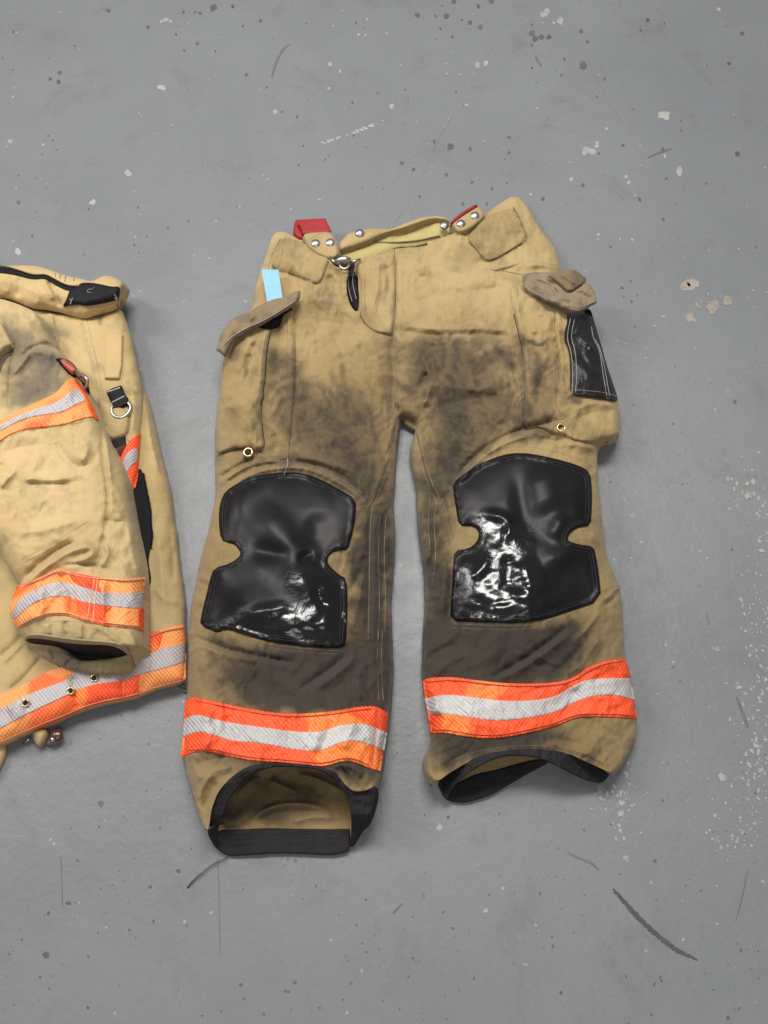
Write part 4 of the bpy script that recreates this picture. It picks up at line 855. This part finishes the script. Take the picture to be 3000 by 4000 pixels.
sf = [('g', 'G 0,860 60,810 110,790', 14, -8), ('g', 'I 0,900 60,1010 180,1240', 12, 5), ('g', 'I 280,1370 400,1260 520,1210 600,1200 750,1270 850,1330', 9, -6), ('g', 'I 180,1600 300,1450 400,1290', 12, 5), ('g', 'I 400,1300 550,1320 700,1370', 20, 6), ('g', 'I 350,700 480,850 620,1050 780,1250', 16, 5), ('s', 'G 110,800 90,1000 70,1200 80,1300', 9, -5),
      ('g', 'G 0,1700 200,1650 400,1620', 30, -4), ('g', 'G 480,1600 560,1750 700,1850 850,1700', 22, -5), ('g', 'G 720,1600 760,1700 700,1780', 24, 5), ('g', 'G 200,1960 400,1975 600,1960 750,1940', 14, -3.5), ('g', 'G 180,1920 400,1940 600,1925', 18, 5), ('g', 'G 0,2000 80,1900 140,1860', 16, 6),
      ('g', 'G 880,1450 885,1700 930,2000 930,2212 H 880,300 810,540', 9, -5), ('g', 'G 915,1450 925,1700 965,2000', 12, 5), ('g', 'H 180,600 350,430 540,290 700,250', 16, -9), ('g', 'H 220,620 400,470 600,340 800,300', 18, 9), ('g', 'H 600,260 760,280 820,360 700,430 530,450', 20, 7), ('g', 'H 540,455 700,440 850,470', 10, -7), ('g', 'H 880,250 950,340 870,480', 16, 6), ('g', 'H 150,180 400,160 700,60', 24, 5), ('g', 'H 900,60 1000,100 1100,60', 20, -4), ('g', 'H 1100,100 1150,400 1200,550', 22, 5),
      ('g', 'H 500,520 640,700 600,880', 26, -6), ('g', 'H 300,600 380,800 300,960', 26, 5), ('g', 'H 900,580 880,760 900,940', 20, 5), ('g', 'H 780,560 770,760 760,930', 9, 3),
      ('g', 'H 400,960 420,1060', 16, 4), ('g', 'H 560,940 580,1080', 14, -4), ('g', 'H 700,960 700,1100', 16, 4), ('g', 'H 800,980 950,1050 1080,1180', 14, 5), ('g', 'H 1100,1000 1180,1150 1170,1300', 20, 5)]
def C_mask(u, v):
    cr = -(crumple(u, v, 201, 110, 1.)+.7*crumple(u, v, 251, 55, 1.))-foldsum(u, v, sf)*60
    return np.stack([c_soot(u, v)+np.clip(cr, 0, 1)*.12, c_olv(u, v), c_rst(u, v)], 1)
def C_maskY(u, v): return np.stack([c_soot(u, v)*0, .5+.25*fbm(u/60, v/120, 4, 3), 0*u], 1)
cb = W('Z -420,1250 -300,1180 G 0,300 500,500 1000,520 1150,900 1215,1110 1260,1200 1310,1370 1345,1530 1385,1710 1430,1870 1472,2050 1488,2212 H 1515,150 1535,320 1560,520 1582,700 1590,850 1596,970 1600,1200 1602,1440 1560,1475 1500,1490 1350,1530 1210,1590 1080,1625 900,1655 700,1718 560,1785 300,1885 150,1950 0,2025 -300,2140 -900,2350 -950,1800')
c_bf = [('g', 'K 1180,600 1240,900 1300,1300 1400,1659', 16, 6), ('g', 'H 1350,100 1400,500 1420,900', 24, 5), ('g', 'H 1480,200 1500,600', 16, -4), ('g', 'H 1330,650 1420,760 1550,790', 16, 4), ('g', 'H 0,1250 120,1150 200,1050', 16, -6), ('s', 'H 370,1230 250,1380 150,1490 60,1540', 12, -7), ('g', 'H 30,1300 200,1120', 12, 5), ('g', 'H 1300,1000 1280,1400 1200,1600', 30, -5), ('g', 'J 940,240 980,600 1010,730', 26, -8), ('g', 'H 60,1700 200,1650', 40, 6), ('g', 'H 1050,1400 1070,1640', 16, -4)]
def C_h(u, v, d): return crumple(u, v, 321, 120, .0009)+.014+.026*rnd(d, 90)+foldsum(u, v, c_bf)+.002*fbm(u/80, v/110, 44, 4)
cbs = chaikin(cb, 2)
body = patch('coat_body', cb, C_h, M_coat, coat, step=5.5, low=lambda u, v, z: z*0+.001, mask=C_maskY, wob=3)
Cs = lambda u, v: C_h(np.asarray(u, float), np.asarray(v, float), polydist(np.asarray(u, float), np.asarray(v, float), cbs)[0])
# lower left tail piece and strap with snap under the hem
patch('coat_tail', W('H -200,1990 0,1960 40,1980 60,2030 52,2100 20,2170 0,2212 -40,2290 -250,2380'), lambda u, v, d: .004+.014*rnd(d, 50), M_coat, coat, mask=C_mask, low=lambda u, v, z: z*0+.0008)
strp = W('J 400,960 600,930 630,1030 600,1100 560,1160 520,1188 480,1170 440,1110')
patch('hem_strap', strp, lambda u, v, d: .008+.018*rnd(d, 40), M_coat, coat, step=4, mask=lambda u, v: np.stack([.15+0*u, .5+0*u, 0*u], 1), low=lambda u, v, z: z*0+.001)
hs = patch('snap_tab', W('J 580,1160 640,1080 660,990 740,950 800,960 812,1060 790,1120 700,1150'), lambda u, v, d: .005+.008*rnd(d, 20), M_coat, coat, step=4, mask=lambda u, v: np.stack([.45+0*u, .5+0*u, .4+0*u], 1), low=lambda u, v, z: z*0+.001)
c0 = P(*W('J 735,1040')[0], .013); V_, F_ = revolve(c0, [(.0085, 0), (.0085, .002), (.007, .0035), (.004, .005), (.001, .0055)], 24); mesh_obj('snap', V_, F_, M_brown, hs)
c1 = P(*W('J 690,1090')[0], .016); mesh_obj('snap_prong', *tube([P(*W('J 665,1105')[0], .014), P(*W('J 700,1080')[0], .019)], .0035), M_silver, hs)
mesh_obj('hem_wire', *tube([P(*W('J 305,1140')[0], .004), P(*W('J 380,1085')[0], .010)], .0018, 6), M_silver, coat)
ribbon('frayed_thread', [W('H 1510,1480 1560,1530 1640,1560'), W('H 1520,1475 1590,1500 1650,1530')], zf, 3.5, M_gthread, coat, lift=.006)
# hem band
hemb = W('Z -420,2780 J -300,600 0,482 120,472 240,402 420,322 600,212 750,162 900,150 1150,100 H 700,1150 1150,1150 1265,1070 1400,1012 1500,985 1596,973! 1602,1200 1604,1440! 1560,1470 1500,1485 1350,1525 1210,1583 1080,1618 900,1648 700,1710 560,1777 300,1877 150,1940 0,2015 -300,2130 -900,2330')
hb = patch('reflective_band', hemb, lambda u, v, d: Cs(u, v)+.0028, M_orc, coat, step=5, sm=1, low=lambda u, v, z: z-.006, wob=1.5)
hems = W('Z -420,2900 J -300,830 0,700 200,590 430,480 730,370 860,320 940,240 1050,180 H 900,1250 1190,1270 1250,1232 1400,1182 1594,1132! 1599,1290! 1400,1352 1190,1402 1080,1452 J 1400,382 1200,402 1010,442 880,502 700,590 480,690 200,830 0,945 -300,1080')
patch('silver_stripe', hems, lambda u, v, d: Cs(u, v)+.0042, M_silc, hb, step=5, sm=1, low=lambda u, v, z: z-.003)
redp = W('H 640,1545! 760,1500 900,1475 1080,1455 1205,1402! 1192,1480 1198,1585! 1080,1612 900,1645 690,1708! 660,1640')
patch('tape_off_sheen_patch', redp, lambda u, v, d: Cs(u, v)+.0046, M_or, hb, step=5, sm=1, low=lambda u, v, z: z-.003)  # redder sheets paint the tape tone outside its sheen
redp2 = W('H 1265,1072 1400,1012 1395,1100 1360,1190 1250,1232 1180,1290 1190,1180')
patch('tape_off_sheen_patch', redp2, lambda u, v, d: Cs(u, v)+.0046, M_or, hb, step=5, sm=1, low=lambda u, v, z: z-.003)
ribbon('hem_stitching', [W('H 1590,1450 1350,1510 1210,1565 1080,1600 900,1630 700,1690 560,1755 300,1855 0,1990'), W('H 1590,995 1400,1030 1270,1090'), W('H 1072,1460 1066,1610')], lambda u, v: Cs(u, v)+.0052, 4, simple('pale_orange_thread', (.75, .38, .24), .7, bumps=()), hb, step=5)
for s in ('H 222,1650', 'H 815,1435', 'J 915,460'):
    u, v = W(s)[0]; eyelet(u, v, float(Cs(np.array([u]), np.array([v]))[0])+.006, .0056, coat, mat=M_brass)
# zipper along the inner front
zp = W('G 1200,1800 1240,1900 1268,2050 1305,2200 H 1298,80 1318,200 1298,320 1275,420 1302,560 1300,620 1262,660 1240,600 1245,1100 1100,1100 1000,500 1000,0')
patch('zipper', zp, lambda u, v, d: Cs(u, v)+.002, M_ziptape, coat, step=5, low=lambda u, v, z: z-.004)
teeth = []
zl, _ = resample(chaikin(W('G 1235,1880 1265,2040 1300,2190 H 1298,100 1315,200 1298,310'), 2, False), 9)
for a, b in zl: teeth += [(a-5, b-2), (a+9, b+1)]
ribbon('zipper_teeth', [np.array(teeth)], lambda u, v: Cs(u, v)+.0028, 4, M_ziptape, coat, step=4)
# front panel (storm flap side)
fp = W('Z -420,1330 -250,1190 G 0,330 330,470 550,500 760,520 900,480 1040,440 1065,520 1092,600 1130,700 1150,820 1172,920 1198,1050 1217,1120 1230,1220 1228,1400 1214,1520 1208,1650 1198,1780 1190,1880 1165,1980 1140,2080 1120,2130 1100,2300 800,2250 400,1500 0,1300')
fpf = [('g', 'I 700,870 760,1050 800,1240 900,1400', 22, -6), ('g', 'I 640,760 700,1000 760,1200', 16, 6), ('g', 'I 820,850 900,1100 1000,1400', 40, 4), ('g', 'I 1070,880 1110,1100 1180,1400', 9, -3), ('s', 'G 1120,1150 1125,1300 1110,1480 1085,1560', 9, -5), ('g', 'K 600,700 640,900 720,1100', 16, -6), ('g', 'K 1040,600 1080,800 1050,1100', 20, 4), ('g', 'K 980,620 1060,600 1130,580', 14, 4), ('g', 'I 1400,900 1500,1000 1620,1030', 24, 3)]
fps = chaikin(fp, 2)
def FP_h(u, v, d): return crumple(u, v, 301, 120, .0008)+.036+.020*rnd(d, 60)+foldsum(u, v, fpf)+.0018*fbm(u/70, v/90, 51, 4)
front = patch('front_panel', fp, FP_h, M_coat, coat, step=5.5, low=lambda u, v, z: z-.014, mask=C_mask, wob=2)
Fs_ = lambda u, v: FP_h(np.asarray(u, float), np.asarray(v, float), polydist(np.asarray(u, float), np.asarray(v, float), fps)[0])
ribbon('panel_stitching', [W('I 1060,880 1090,1000 1130,1200 1170,1400 1200,1600'), W('I 1120,880 1150,1000 1190,1200 1230,1400'), W('K 1140,440 1165,600 1180,800 1160,1050'), W('K 500,0 560,350 620,640 660,800'), W('K 550,0 620,380 680,700')], lambda u, v: Fs_(u, v)+.0002, 3, M_thread, front, dash=(12, 6), step=5, th=.0003, lift=.0003)
patch('webbing_loop', W('I 1372,1082 1480,1078 1590,1080 1588,1300 1575,1500 1545,1655 1450,1655 1358,1650 1365,1400'), lambda u, v, d: Fs_(u, v)+.003+.0035*rnd(d, 8), M_coat, front, step=4, sm=0, mask=lambda u, v: np.stack([0*u, .05+0*u, .0*u], 1), low=lambda u, v, z: z-.006)
ribbon('loop_edge', [W('I 1592,1085 1590,1300 1575,1500 1548,1650')], lambda u, v: Fs_(u, v)+.0008, 5, M_dthread, front, step=5)
st_ = patch('strap', W('K 715,592 800,548 905,515 950,630 990,680 996,762 900,800 800,832 782,745 745,660'), lambda u, v, d: Fs_(u, v)+.003+.004*rnd(d, 8), M_black, coat, step=4, sm=0, low=lambda u, v, z: z-.007)
for a in ('K 728,604 893,545', 'K 790,735 948,655'):
    ribbon('strap_bar', [W(a)], lambda u, v: Fs_(u, v)+.0072, 7, simple('grey_trim', (.40, .37, .35), .5, bumps=()), st_, step=6)
ring = [P(200+.3014*(905+118*math.cos(a)*1.0+10*math.sin(a)), 1350+.3014*(840+95*math.sin(a)), .062+.004*math.sin(a)) for a in np.linspace(-.45, math.pi+.25, 28)]
ring = [P(200+.3014*x, 1350+.3014*y, .062) for x, y in chaikin(np.array([(1000, 740), (1035, 790), (1010, 860), (960, 915), (890, 940), (820, 920), (785, 870), (785, 800)], float), 2, False)]
mesh_obj('d_ring', *tube(ring, .0026, 10), M_silver, st_)
patch('radio_pocket', W('K 600,640 1000,850 1015,950 1010,1060 985,1150 900,1175 770,1210 700,1130 620,900'), lambda u, v, d: Fs_(u, v)+.002+.004*rnd(d, 14)+foldsum(u, v, [('g', 'K 640,960 800,1060 950,1040', 16, 3)]), M_coat, coat, step=4.5, mask=lambda u, v: np.stack([.15+0*u, .35+0*u, .25+0*u], 1), low=lambda u, v, z: z-.008)
patch('pocket_closure', W('K 775,1215 860,1190 960,1155 990,1220 1000,1270 900,1300 812,1345 790,1280'), lambda u, v, d: Fs_(u, v)+.003, M_coat, coat, step=4, sm=0, mask=C_mask, low=lambda u, v, z: z-.006)
patch('hook_strip', W('K 772,1218 860,1192 960,1162 966,1268 890,1300 812,1330 795,1280'), lambda u, v, d: Fs_(u, v)+.0048, M_black, coat, step=4, sm=0, low=lambda u, v, z: z-.003)
patch('dark_patch', W('K 828,1372 900,1330 980,1285 960,1380 930,1440 855,1475'), lambda u, v, d: Fs_(u, v)+.003, M_darkred, coat, step=4, sm=0, low=lambda u, v, z: z-.003)
fb = patch('reflective_band', W('K 1155,1125 1130,1150 1040,1210 985,1280 920,1400 900,1450 850,1470 930,1560 940,1700 1000,1900 1080,1880 1125,1659 1130,1500 1140,1300'), lambda u, v, d: Fs_(u, v)+.0036, M_or, front, step=4.5, sm=1, low=lambda u, v, z: z-.004)
patch('silver_stripe', W('K 1120,1320 1040,1350 960,1420 930,1500 925,1600 940,1659 975,1640 1020,1570 1060,1530 1120,1490'), lambda u, v, d: Fs_(u, v)+.0048, M_silc, fb, step=4, sm=1, low=lambda u, v, z: z-.003)

# collar
col = W('Z -420,1060 -200,1040 I 0,205 90,195 200,178 400,188 560,212 720,275 860,318 1040,358 1190,398 1280,348 1400,310 1500,345 1612,410 1595,480 1560,560 1545,650 1540,725 1400,775 1200,832 1110,862 1000,850 800,792 640,755 450,745 250,662 100,600 0,590 Z -200,1150 -420,1200')
cs = chaikin(col, 2)
colf = [('g', 'I 600,365 680,470 740,600 790,730', 10, -9), ('g', 'I 560,380 640,500 700,640', 16, 7), ('g', 'I 100,330 130,450 80,560', 20, 4), ('g', 'I 250,350 260,480 220,600', 18, -4), ('g', 'I 420,450 500,600 480,720', 26, 4), ('s', 'I 450,740 640,750 800,795 1000,850 1110,862', 8, -4)]
colb = W('I 1540,725 1400,775 1200,832 1110,862 1000,850 800,792 640,755 450,745 250,662 100,600 0,590 Z -200,1150 -420,1200')
def COL_h(u, v, d):
    tb_ = np.clip(polydist(u, v, colb, False)[0]/60, 0, 1)
    return .058+.020*np.minimum(rnd(d, 26), 1)*tb_**.7+.003*rnd(d, 8)+foldsum(u, v, colf)+.0015*fbm(u/50, v/50, 71, 3)
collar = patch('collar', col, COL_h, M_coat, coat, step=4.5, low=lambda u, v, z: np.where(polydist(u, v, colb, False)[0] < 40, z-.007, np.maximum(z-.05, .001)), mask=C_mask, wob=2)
Co = lambda u, v: COL_h(np.asarray(u, float), np.asarray(v, float), polydist(np.asarray(u, float), np.asarray(v, float), cs)[0])
cz = W('I -700,150 -300,190 0,207 100,217 250,262 400,312 500,318 580,308 700,368 800,428 900,462 1010,462 960,500 885,512 780,472 660,402 580,348 430,362 300,332 150,292 0,277 -300,260 -700,220')
zc = patch('zipper', cz, lambda u, v, d: Co(u, v)+.0022, M_ziptape, collar, step=4, low=lambda u, v, z: z-.004)
zl, _ = resample(chaikin(W('I -300,200 0,205 100,215 250,260 400,310 500,316 580,306 700,366 800,426 900,460 1000,460'), 2, False), 8)
ribbon('zipper_teeth', [np.array([q for a, b in zl for q in ((a-2, b+4), (a+2, b-7))])], lambda u, v: Co(u, v)+.003, 3.6, M_ziptape, zc, step=4)
ct = W('I 1040,415 1160,408 1300,430 1450,465 1552,458 1545,540 1530,612 1400,652 1200,692 1100,702 1010,680 940,690 870,697 808,716 850,650 880,570 900,512 960,480 1010,460')
tb = patch('throat_tab', ct, lambda u, v, d: Co(u, v)+.003+.003*rnd(d, 12), M_black, collar, step=4, sm=1, low=lambda u, v, z: z-.006)
sg_ = chaikin(W('I 1220,470 1200,500 1170,495 1140,500 1130,530 1160,545 1190,540'), 2, False)
ribbon('tab_mark', [sg_], lambda u, v: Co(u, v)+.0065, 2.6, M_gthread, tb, step=3)
ribbon('tab_wear', [W('I 910,690 930,640 945,610'), W('I 900,620 930,650'), W('I 1480,560 1510,600 1515,630'), W('I 1490,600 1500,625')], lambda u, v: Co(u, v)+.0062, 4.5, M_gthread, tb, step=3)
ribbon('collar_stitching', [W('I 720,285 715,340'), W('I 780,305 772,360'), W('I 855,325 835,400'), W('I 1545,480 1535,600 1525,725'), W('I 960,350 955,390')], lambda u, v: Co(u, v)+.0002, 3, M_dthread, collar, step=4, th=.0004)

# sleeve
slv = W('Z -420,1400 -250,1240 G -200,350 0,365 90,392 200,430 300,480 360,560 410,640 470,760 560,870 600,960 650,1050 720,1130 780,1200 830,1300 865,1400 905,1500 945,1600 1000,1700 1060,1800 1090,1920 1112,2050 1140,2212 H 1165,150 1195,280 1245,560 1242,800 1240,1030 1252,1150 1225,1240 1200,1300 1170,1370 1130,1395 1000,1415 900,1417 760,1398 640,1380 560,1352 420,1292 330,1232 250,1160 195,1118 205,1060 160,1010 150,1000 120,960 95,900 78,832 105,740 140,655 190,622 150,570 100,500 50,420 0,300 Z -100,2060 -420,1960')
ss = chaikin(slv, 2)
hole = W('H 222,1082 300,1078 420,1092 600,1125 780,1135 950,1138 1060,1182 1104,1226 1050,1250 960,1262 880,1270 740,1287 670,1270 620,1225 540,1172 440,1150 330,1140 260,1130 225,1110')
hs_ = chaikin(hole, 2)
def S_h(u, v, d):
    z = .064+.044*rnd(d, 105)+1.35*foldsum(u, v, sf)+crumple(u, v, 201, 110, .0011)+crumple(u, v, 251, 55, .0006)+.0015*np.clip(ridged(u/45, v/60, 87), -1, 1)*(fbm(u/150, v/150, 88, 2)+.6)+.0025*fbm(u/90, v/110, 81, 4)+.0015*ridged(u/80, v/110, 83)
    low_ = np.clip((v-(2486+ (u-200)*.11))/60, 0, 1)     # lower lip of the cuff lies nearer the floor
    inn = (v > 2480) & (u > 80)
    return np.where(inn, z*(1-low_*.45), z)
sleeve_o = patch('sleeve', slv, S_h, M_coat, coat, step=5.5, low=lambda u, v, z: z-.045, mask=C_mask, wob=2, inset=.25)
Ss = lambda u, v: S_h(np.asarray(u, float), np.asarray(v, float), polydist(np.asarray(u, float), np.asarray(v, float), ss)[0])
patch('cuff_mouth_shade', hole, lambda u, v, d: Ss(u, v)+.0016, M_black, sleeve_o, step=4, sm=1, low=lambda u, v, z: z-.002)  # flat black sheet paints the darkness inside the sleeve cuff
lip = W('H 205,1062 300,1040 420,1058 600,1088 780,1100 950,1105 1075,1150 1125,1215 1104,1228 1060,1184 950,1140 780,1137 600,1127 420,1094 300,1080 222,1084 215,1110')
patch('cuff_edge', lip, lambda u, v, d: Ss(u, v)+.004+.006*rnd(d, 10), M_coat, sleeve_o, step=4, mask=lambda u, v: np.stack([.1+0*u, .8+0*u, 0*u], 1), low=lambda u, v, z: z-.008)
lip2 = W('H 195,1118 222,1112 260,1132 330,1142 440,1152 540,1174 620,1227 670,1272 740,1289 880,1272 960,1264 1050,1252 1104,1230 1130,1230 1172,1370 1130,1397 1000,1417 900,1419 760,1400 640,1382 560,1354 420,1294 330,1234 250,1162')
patch('cuff_edge', lip2, lambda u, v, d: Ss(u, v)+.003+.007*rnd(d, 16)+foldsum(u, v, [('g', 'H 500,1180 600,1260 700,1300', 7, 5), ('g', 'H 420,1170 480,1280', 8, -5), ('g', 'H 640,1250 560,1330', 7, -4)]), M_coat, sleeve_o, step=4, mask=lambda u, v: np.stack([.55*np.exp(-((u-270)/75)**2)+.1, .95+0*u, 0*u], 1), low=lambda u, v, z: z-.012, wob=2)
ub = W('G -500,1560 -200,1480 0,1420 80,1385 150,1350 300,1270 480,1190 540,1120 590,1060 640,1050 690,1110 740,1200 790,1300 850,1412 800,1380 700,1400 550,1450 400,1467 200,1490 60,1545 0,1592 -200,1680 -500,1740')
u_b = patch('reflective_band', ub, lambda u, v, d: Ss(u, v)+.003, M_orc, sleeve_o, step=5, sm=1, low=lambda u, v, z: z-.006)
us = W('G -500,1620 -200,1530 0,1462 150,1382 320,1315 430,1288 540,1232 620,1160 690,1150 720,1190 750,1240 640,1282 550,1342 400,1365 250,1390 130,1435 0,1510 -200,1590 -500,1680')
patch('silver_stripe', us, lambda u, v, d: Ss(u, v)+.0044, M_silc, u_b, step=5, sm=1, low=lambda u, v, z: z-.003)
patch('tape_off_sheen_patch', W('G 642,1048 700,1120 750,1200 800,1300 858,1418 820,1405 770,1330 740,1240 690,1150 640,1080'), lambda u, v, d: Ss(u, v)+.0046, M_or, u_b, step=4, sm=1, low=lambda u, v, z: z-.003)  # redder tape tone painted where the sheen is missing
cbn = W('H 140,652! 200,620 350,560 440,515 512,480 620,520 800,555 950,577 1100,577 1245,560! 1244,700 1242,850 1240,1022! 1200,1002 1050,985 900,975 750,942 620,897 500,880 350,900 230,942 152,1003! 120,962 95,905 76,832 105,740')
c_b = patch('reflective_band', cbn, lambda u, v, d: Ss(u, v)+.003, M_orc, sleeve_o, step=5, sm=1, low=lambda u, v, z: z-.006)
csn = W('H 118,940 100,870 150,770 260,690 400,630 500,600 560,607 680,640 820,675 950,700 1050,705 1242,690! 1240,830! 1100,825 980,815 850,800 740,780 640,750 560,722 460,725 330,760 220,830')
patch('silver_stripe', csn, lambda u, v, d: Ss(u, v)+.0044, M_silc, c_b, step=5, sm=1, low=lambda u, v, z: z-.003)
for q in ('H 600,518! 700,535 800,555 870,568! 840,620 880,700! 790,664 700,640 620,590', 'H 600,735! 740,785 850,805 960,820! 905,870 900,920 940,978! 750,942 680,915 620,850 650,800', 'H 1200,830! 1240,830! 1241,920 1240,1020! 1190,1000 1195,920'):
    patch('tape_off_sheen_patch', W(q), lambda u, v, d: Ss(u, v)+.0046, M_or, c_b, step=4, sm=2, low=lambda u, v, z: z-.003)  # redder sheets paint out the sheen on the cuff band
ribbon('band_stitching', [W('H 815,558 800,680 775,800 755,935'), W('H 845,565 830,690 815,810 805,950'), W('H 160,980 350,885 500,865 620,880 750,925 900,955 1200,985'), W('H 180,645 350,578 510,498 620,540 800,572 1100,595 1240,580')], lambda u, v: Ss(u, v)+.0050, 4, simple('pale_orange_thread', (.85, .45, .30), .7, bumps=()), c_b, step=5)
ribbon('sleeve_stitching', [W('G 880,1450 890,1700 935,2000 935,2200 H 890,300 815,550'), W('G 845,1450 860,1650 900,1900 880,2212 H 860,250 880,340'), W('I 290,1370 400,1255 520,1205 600,1195 750,1260 870,1330'), W('I 150,1650 300,1440 390,1290'), W('I 185,1650 330,1450 410,1290'), W('G 100,1560 200,1510 400,1485 600,1460 800,1410'), W('H 180,410 400,300 600,180 760,80'), W('H 200,440 420,330 620,200'), W('I 0,900 180,1240'), W('H 250,1000 500,930 750,960 950,1020 1110,1150'), W('H 900,60 1150,80')], lambda u, v: Ss(u, v)+.0001, 2.6, simple('pale_thread', (.42, .32, .18), .8, bumps=()), sleeve_o, step=5, th=.0002, lift=.0002)
# shoulder flap at the far left
patch('shoulder_flap', W('Z -420,1300 G -200,520 0,560 30,620 80,720 115,795 60,830 0,870 Z -200,1450 -420,1480'), lambda u, v, d: Ss(u, v)+.006+.008*rnd(d, 20), M_coat, coat, step=5, mask=lambda u, v: np.stack([.2+0*u, .2+0*u, 0*u], 1), low=lambda u, v, z: z-.014)
patch('painted_gap_shade', W('G -60,900 0,872 60,815 112,798 118,830 60,870 20,930 0,1010 -60,1020'), lambda u, v, d: Ss(u, v)+.0015, M_flap, coat, step=4, mask=lambda u, v: np.stack([.8+0*u, .6+0*u, .5+0*u], 1), low=lambda u, v, z: z-.003)  # dark sheet paints the shade below the shoulder flap's edge
# sleeve slit with inner cord
sl_ = patch('sleeve_slit', W('I 722,1398 790,1385 880,1410 960,1470 1010,1560 1090,1620 1130,1700 K 490,560 500,630 440,560 380,450 300,390 230,370 160,290 90,210 60,180'), lambda u, v, d: Ss(u, v)+.003, M_black, coat, step=4, low=lambda u, v, z: z-.004)
cz_ = .1
pts = chaikin(W('I 800,1440 850,1470 920,1520 970,1570'), 2, False)
mesh_obj('inner_cord', *tube([P(a, b, float(np.mean([Ss(np.array([p]), np.array([q]))[0] for p, q in pts]))+.006) for a, b in pts], [.0055+.0014*math.sin(i/len(pts)*3.14) for i in range(len(pts))], 10), M_hose, sl_)
rp = chaikin(W('K 350,370 400,370 440,400 470,440 470,500 450,540'), 2, False)
mesh_obj('d_ring', *tube([P(a, b, float(Ss(np.array([a]), np.array([b]))[0])+.010) for a, b in rp], .0026, 8), M_silver, sl_)
patch('cord_wrap', W('K 260,310 320,290 400,370 450,440 440,500 380,440 330,390'), lambda u, v, d: Ss(u, v)+.005+.003*rnd(d, 8), simple('grey_wrap', (.16, .10, .07), .7), sl_, step=4, low=lambda u, v, z: z-.004)

# ------------------------------------------------------------------ light
w = bpy.data.worlds.new('World'); scene.world = w; w.use_nodes = True
w.node_tree.nodes['Background'].inputs[0].default_value = (.93, .96, 1.0, 1); w.node_tree.nodes['Background'].inputs[1].default_value = .25
def area(name, loc, sx, sy, power, target=(0, .7, 0), col=(1, .98, .95)):
    from mathutils import Vector
    l = bpy.data.lights.new(name, 'AREA'); l.shape = 'RECTANGLE'; l.size = sx; l.size_y = sy; l.energy = power; l.color = col
    o = bpy.data.objects.new(name, l); COL.objects.link(o); o.location = loc
    o.rotation_euler = (Vector(target)-Vector(loc)).to_track_quat('-Z', 'Y').to_euler()
area('ceiling_lamp', (-.12, 1.58, 2.8), 1.5, .55, 77)
area('ceiling_lamp', (-2.1, 1.3, 2.2), .5, 1.2, 40)
area('ceiling_lamp', (.3, -1.2, 2.8), 1.6, .6, 18)

# ------------------------------------------------------------------ render settings
scene.render.engine = 'CYCLES'
scene.view_settings.view_transform = 'Standard'; scene.view_settings.look = 'None'
scene.view_settings.exposure = 0; scene.view_settings.gamma = 1
scene.render.resolution_x = 768; scene.render.resolution_y = 1024
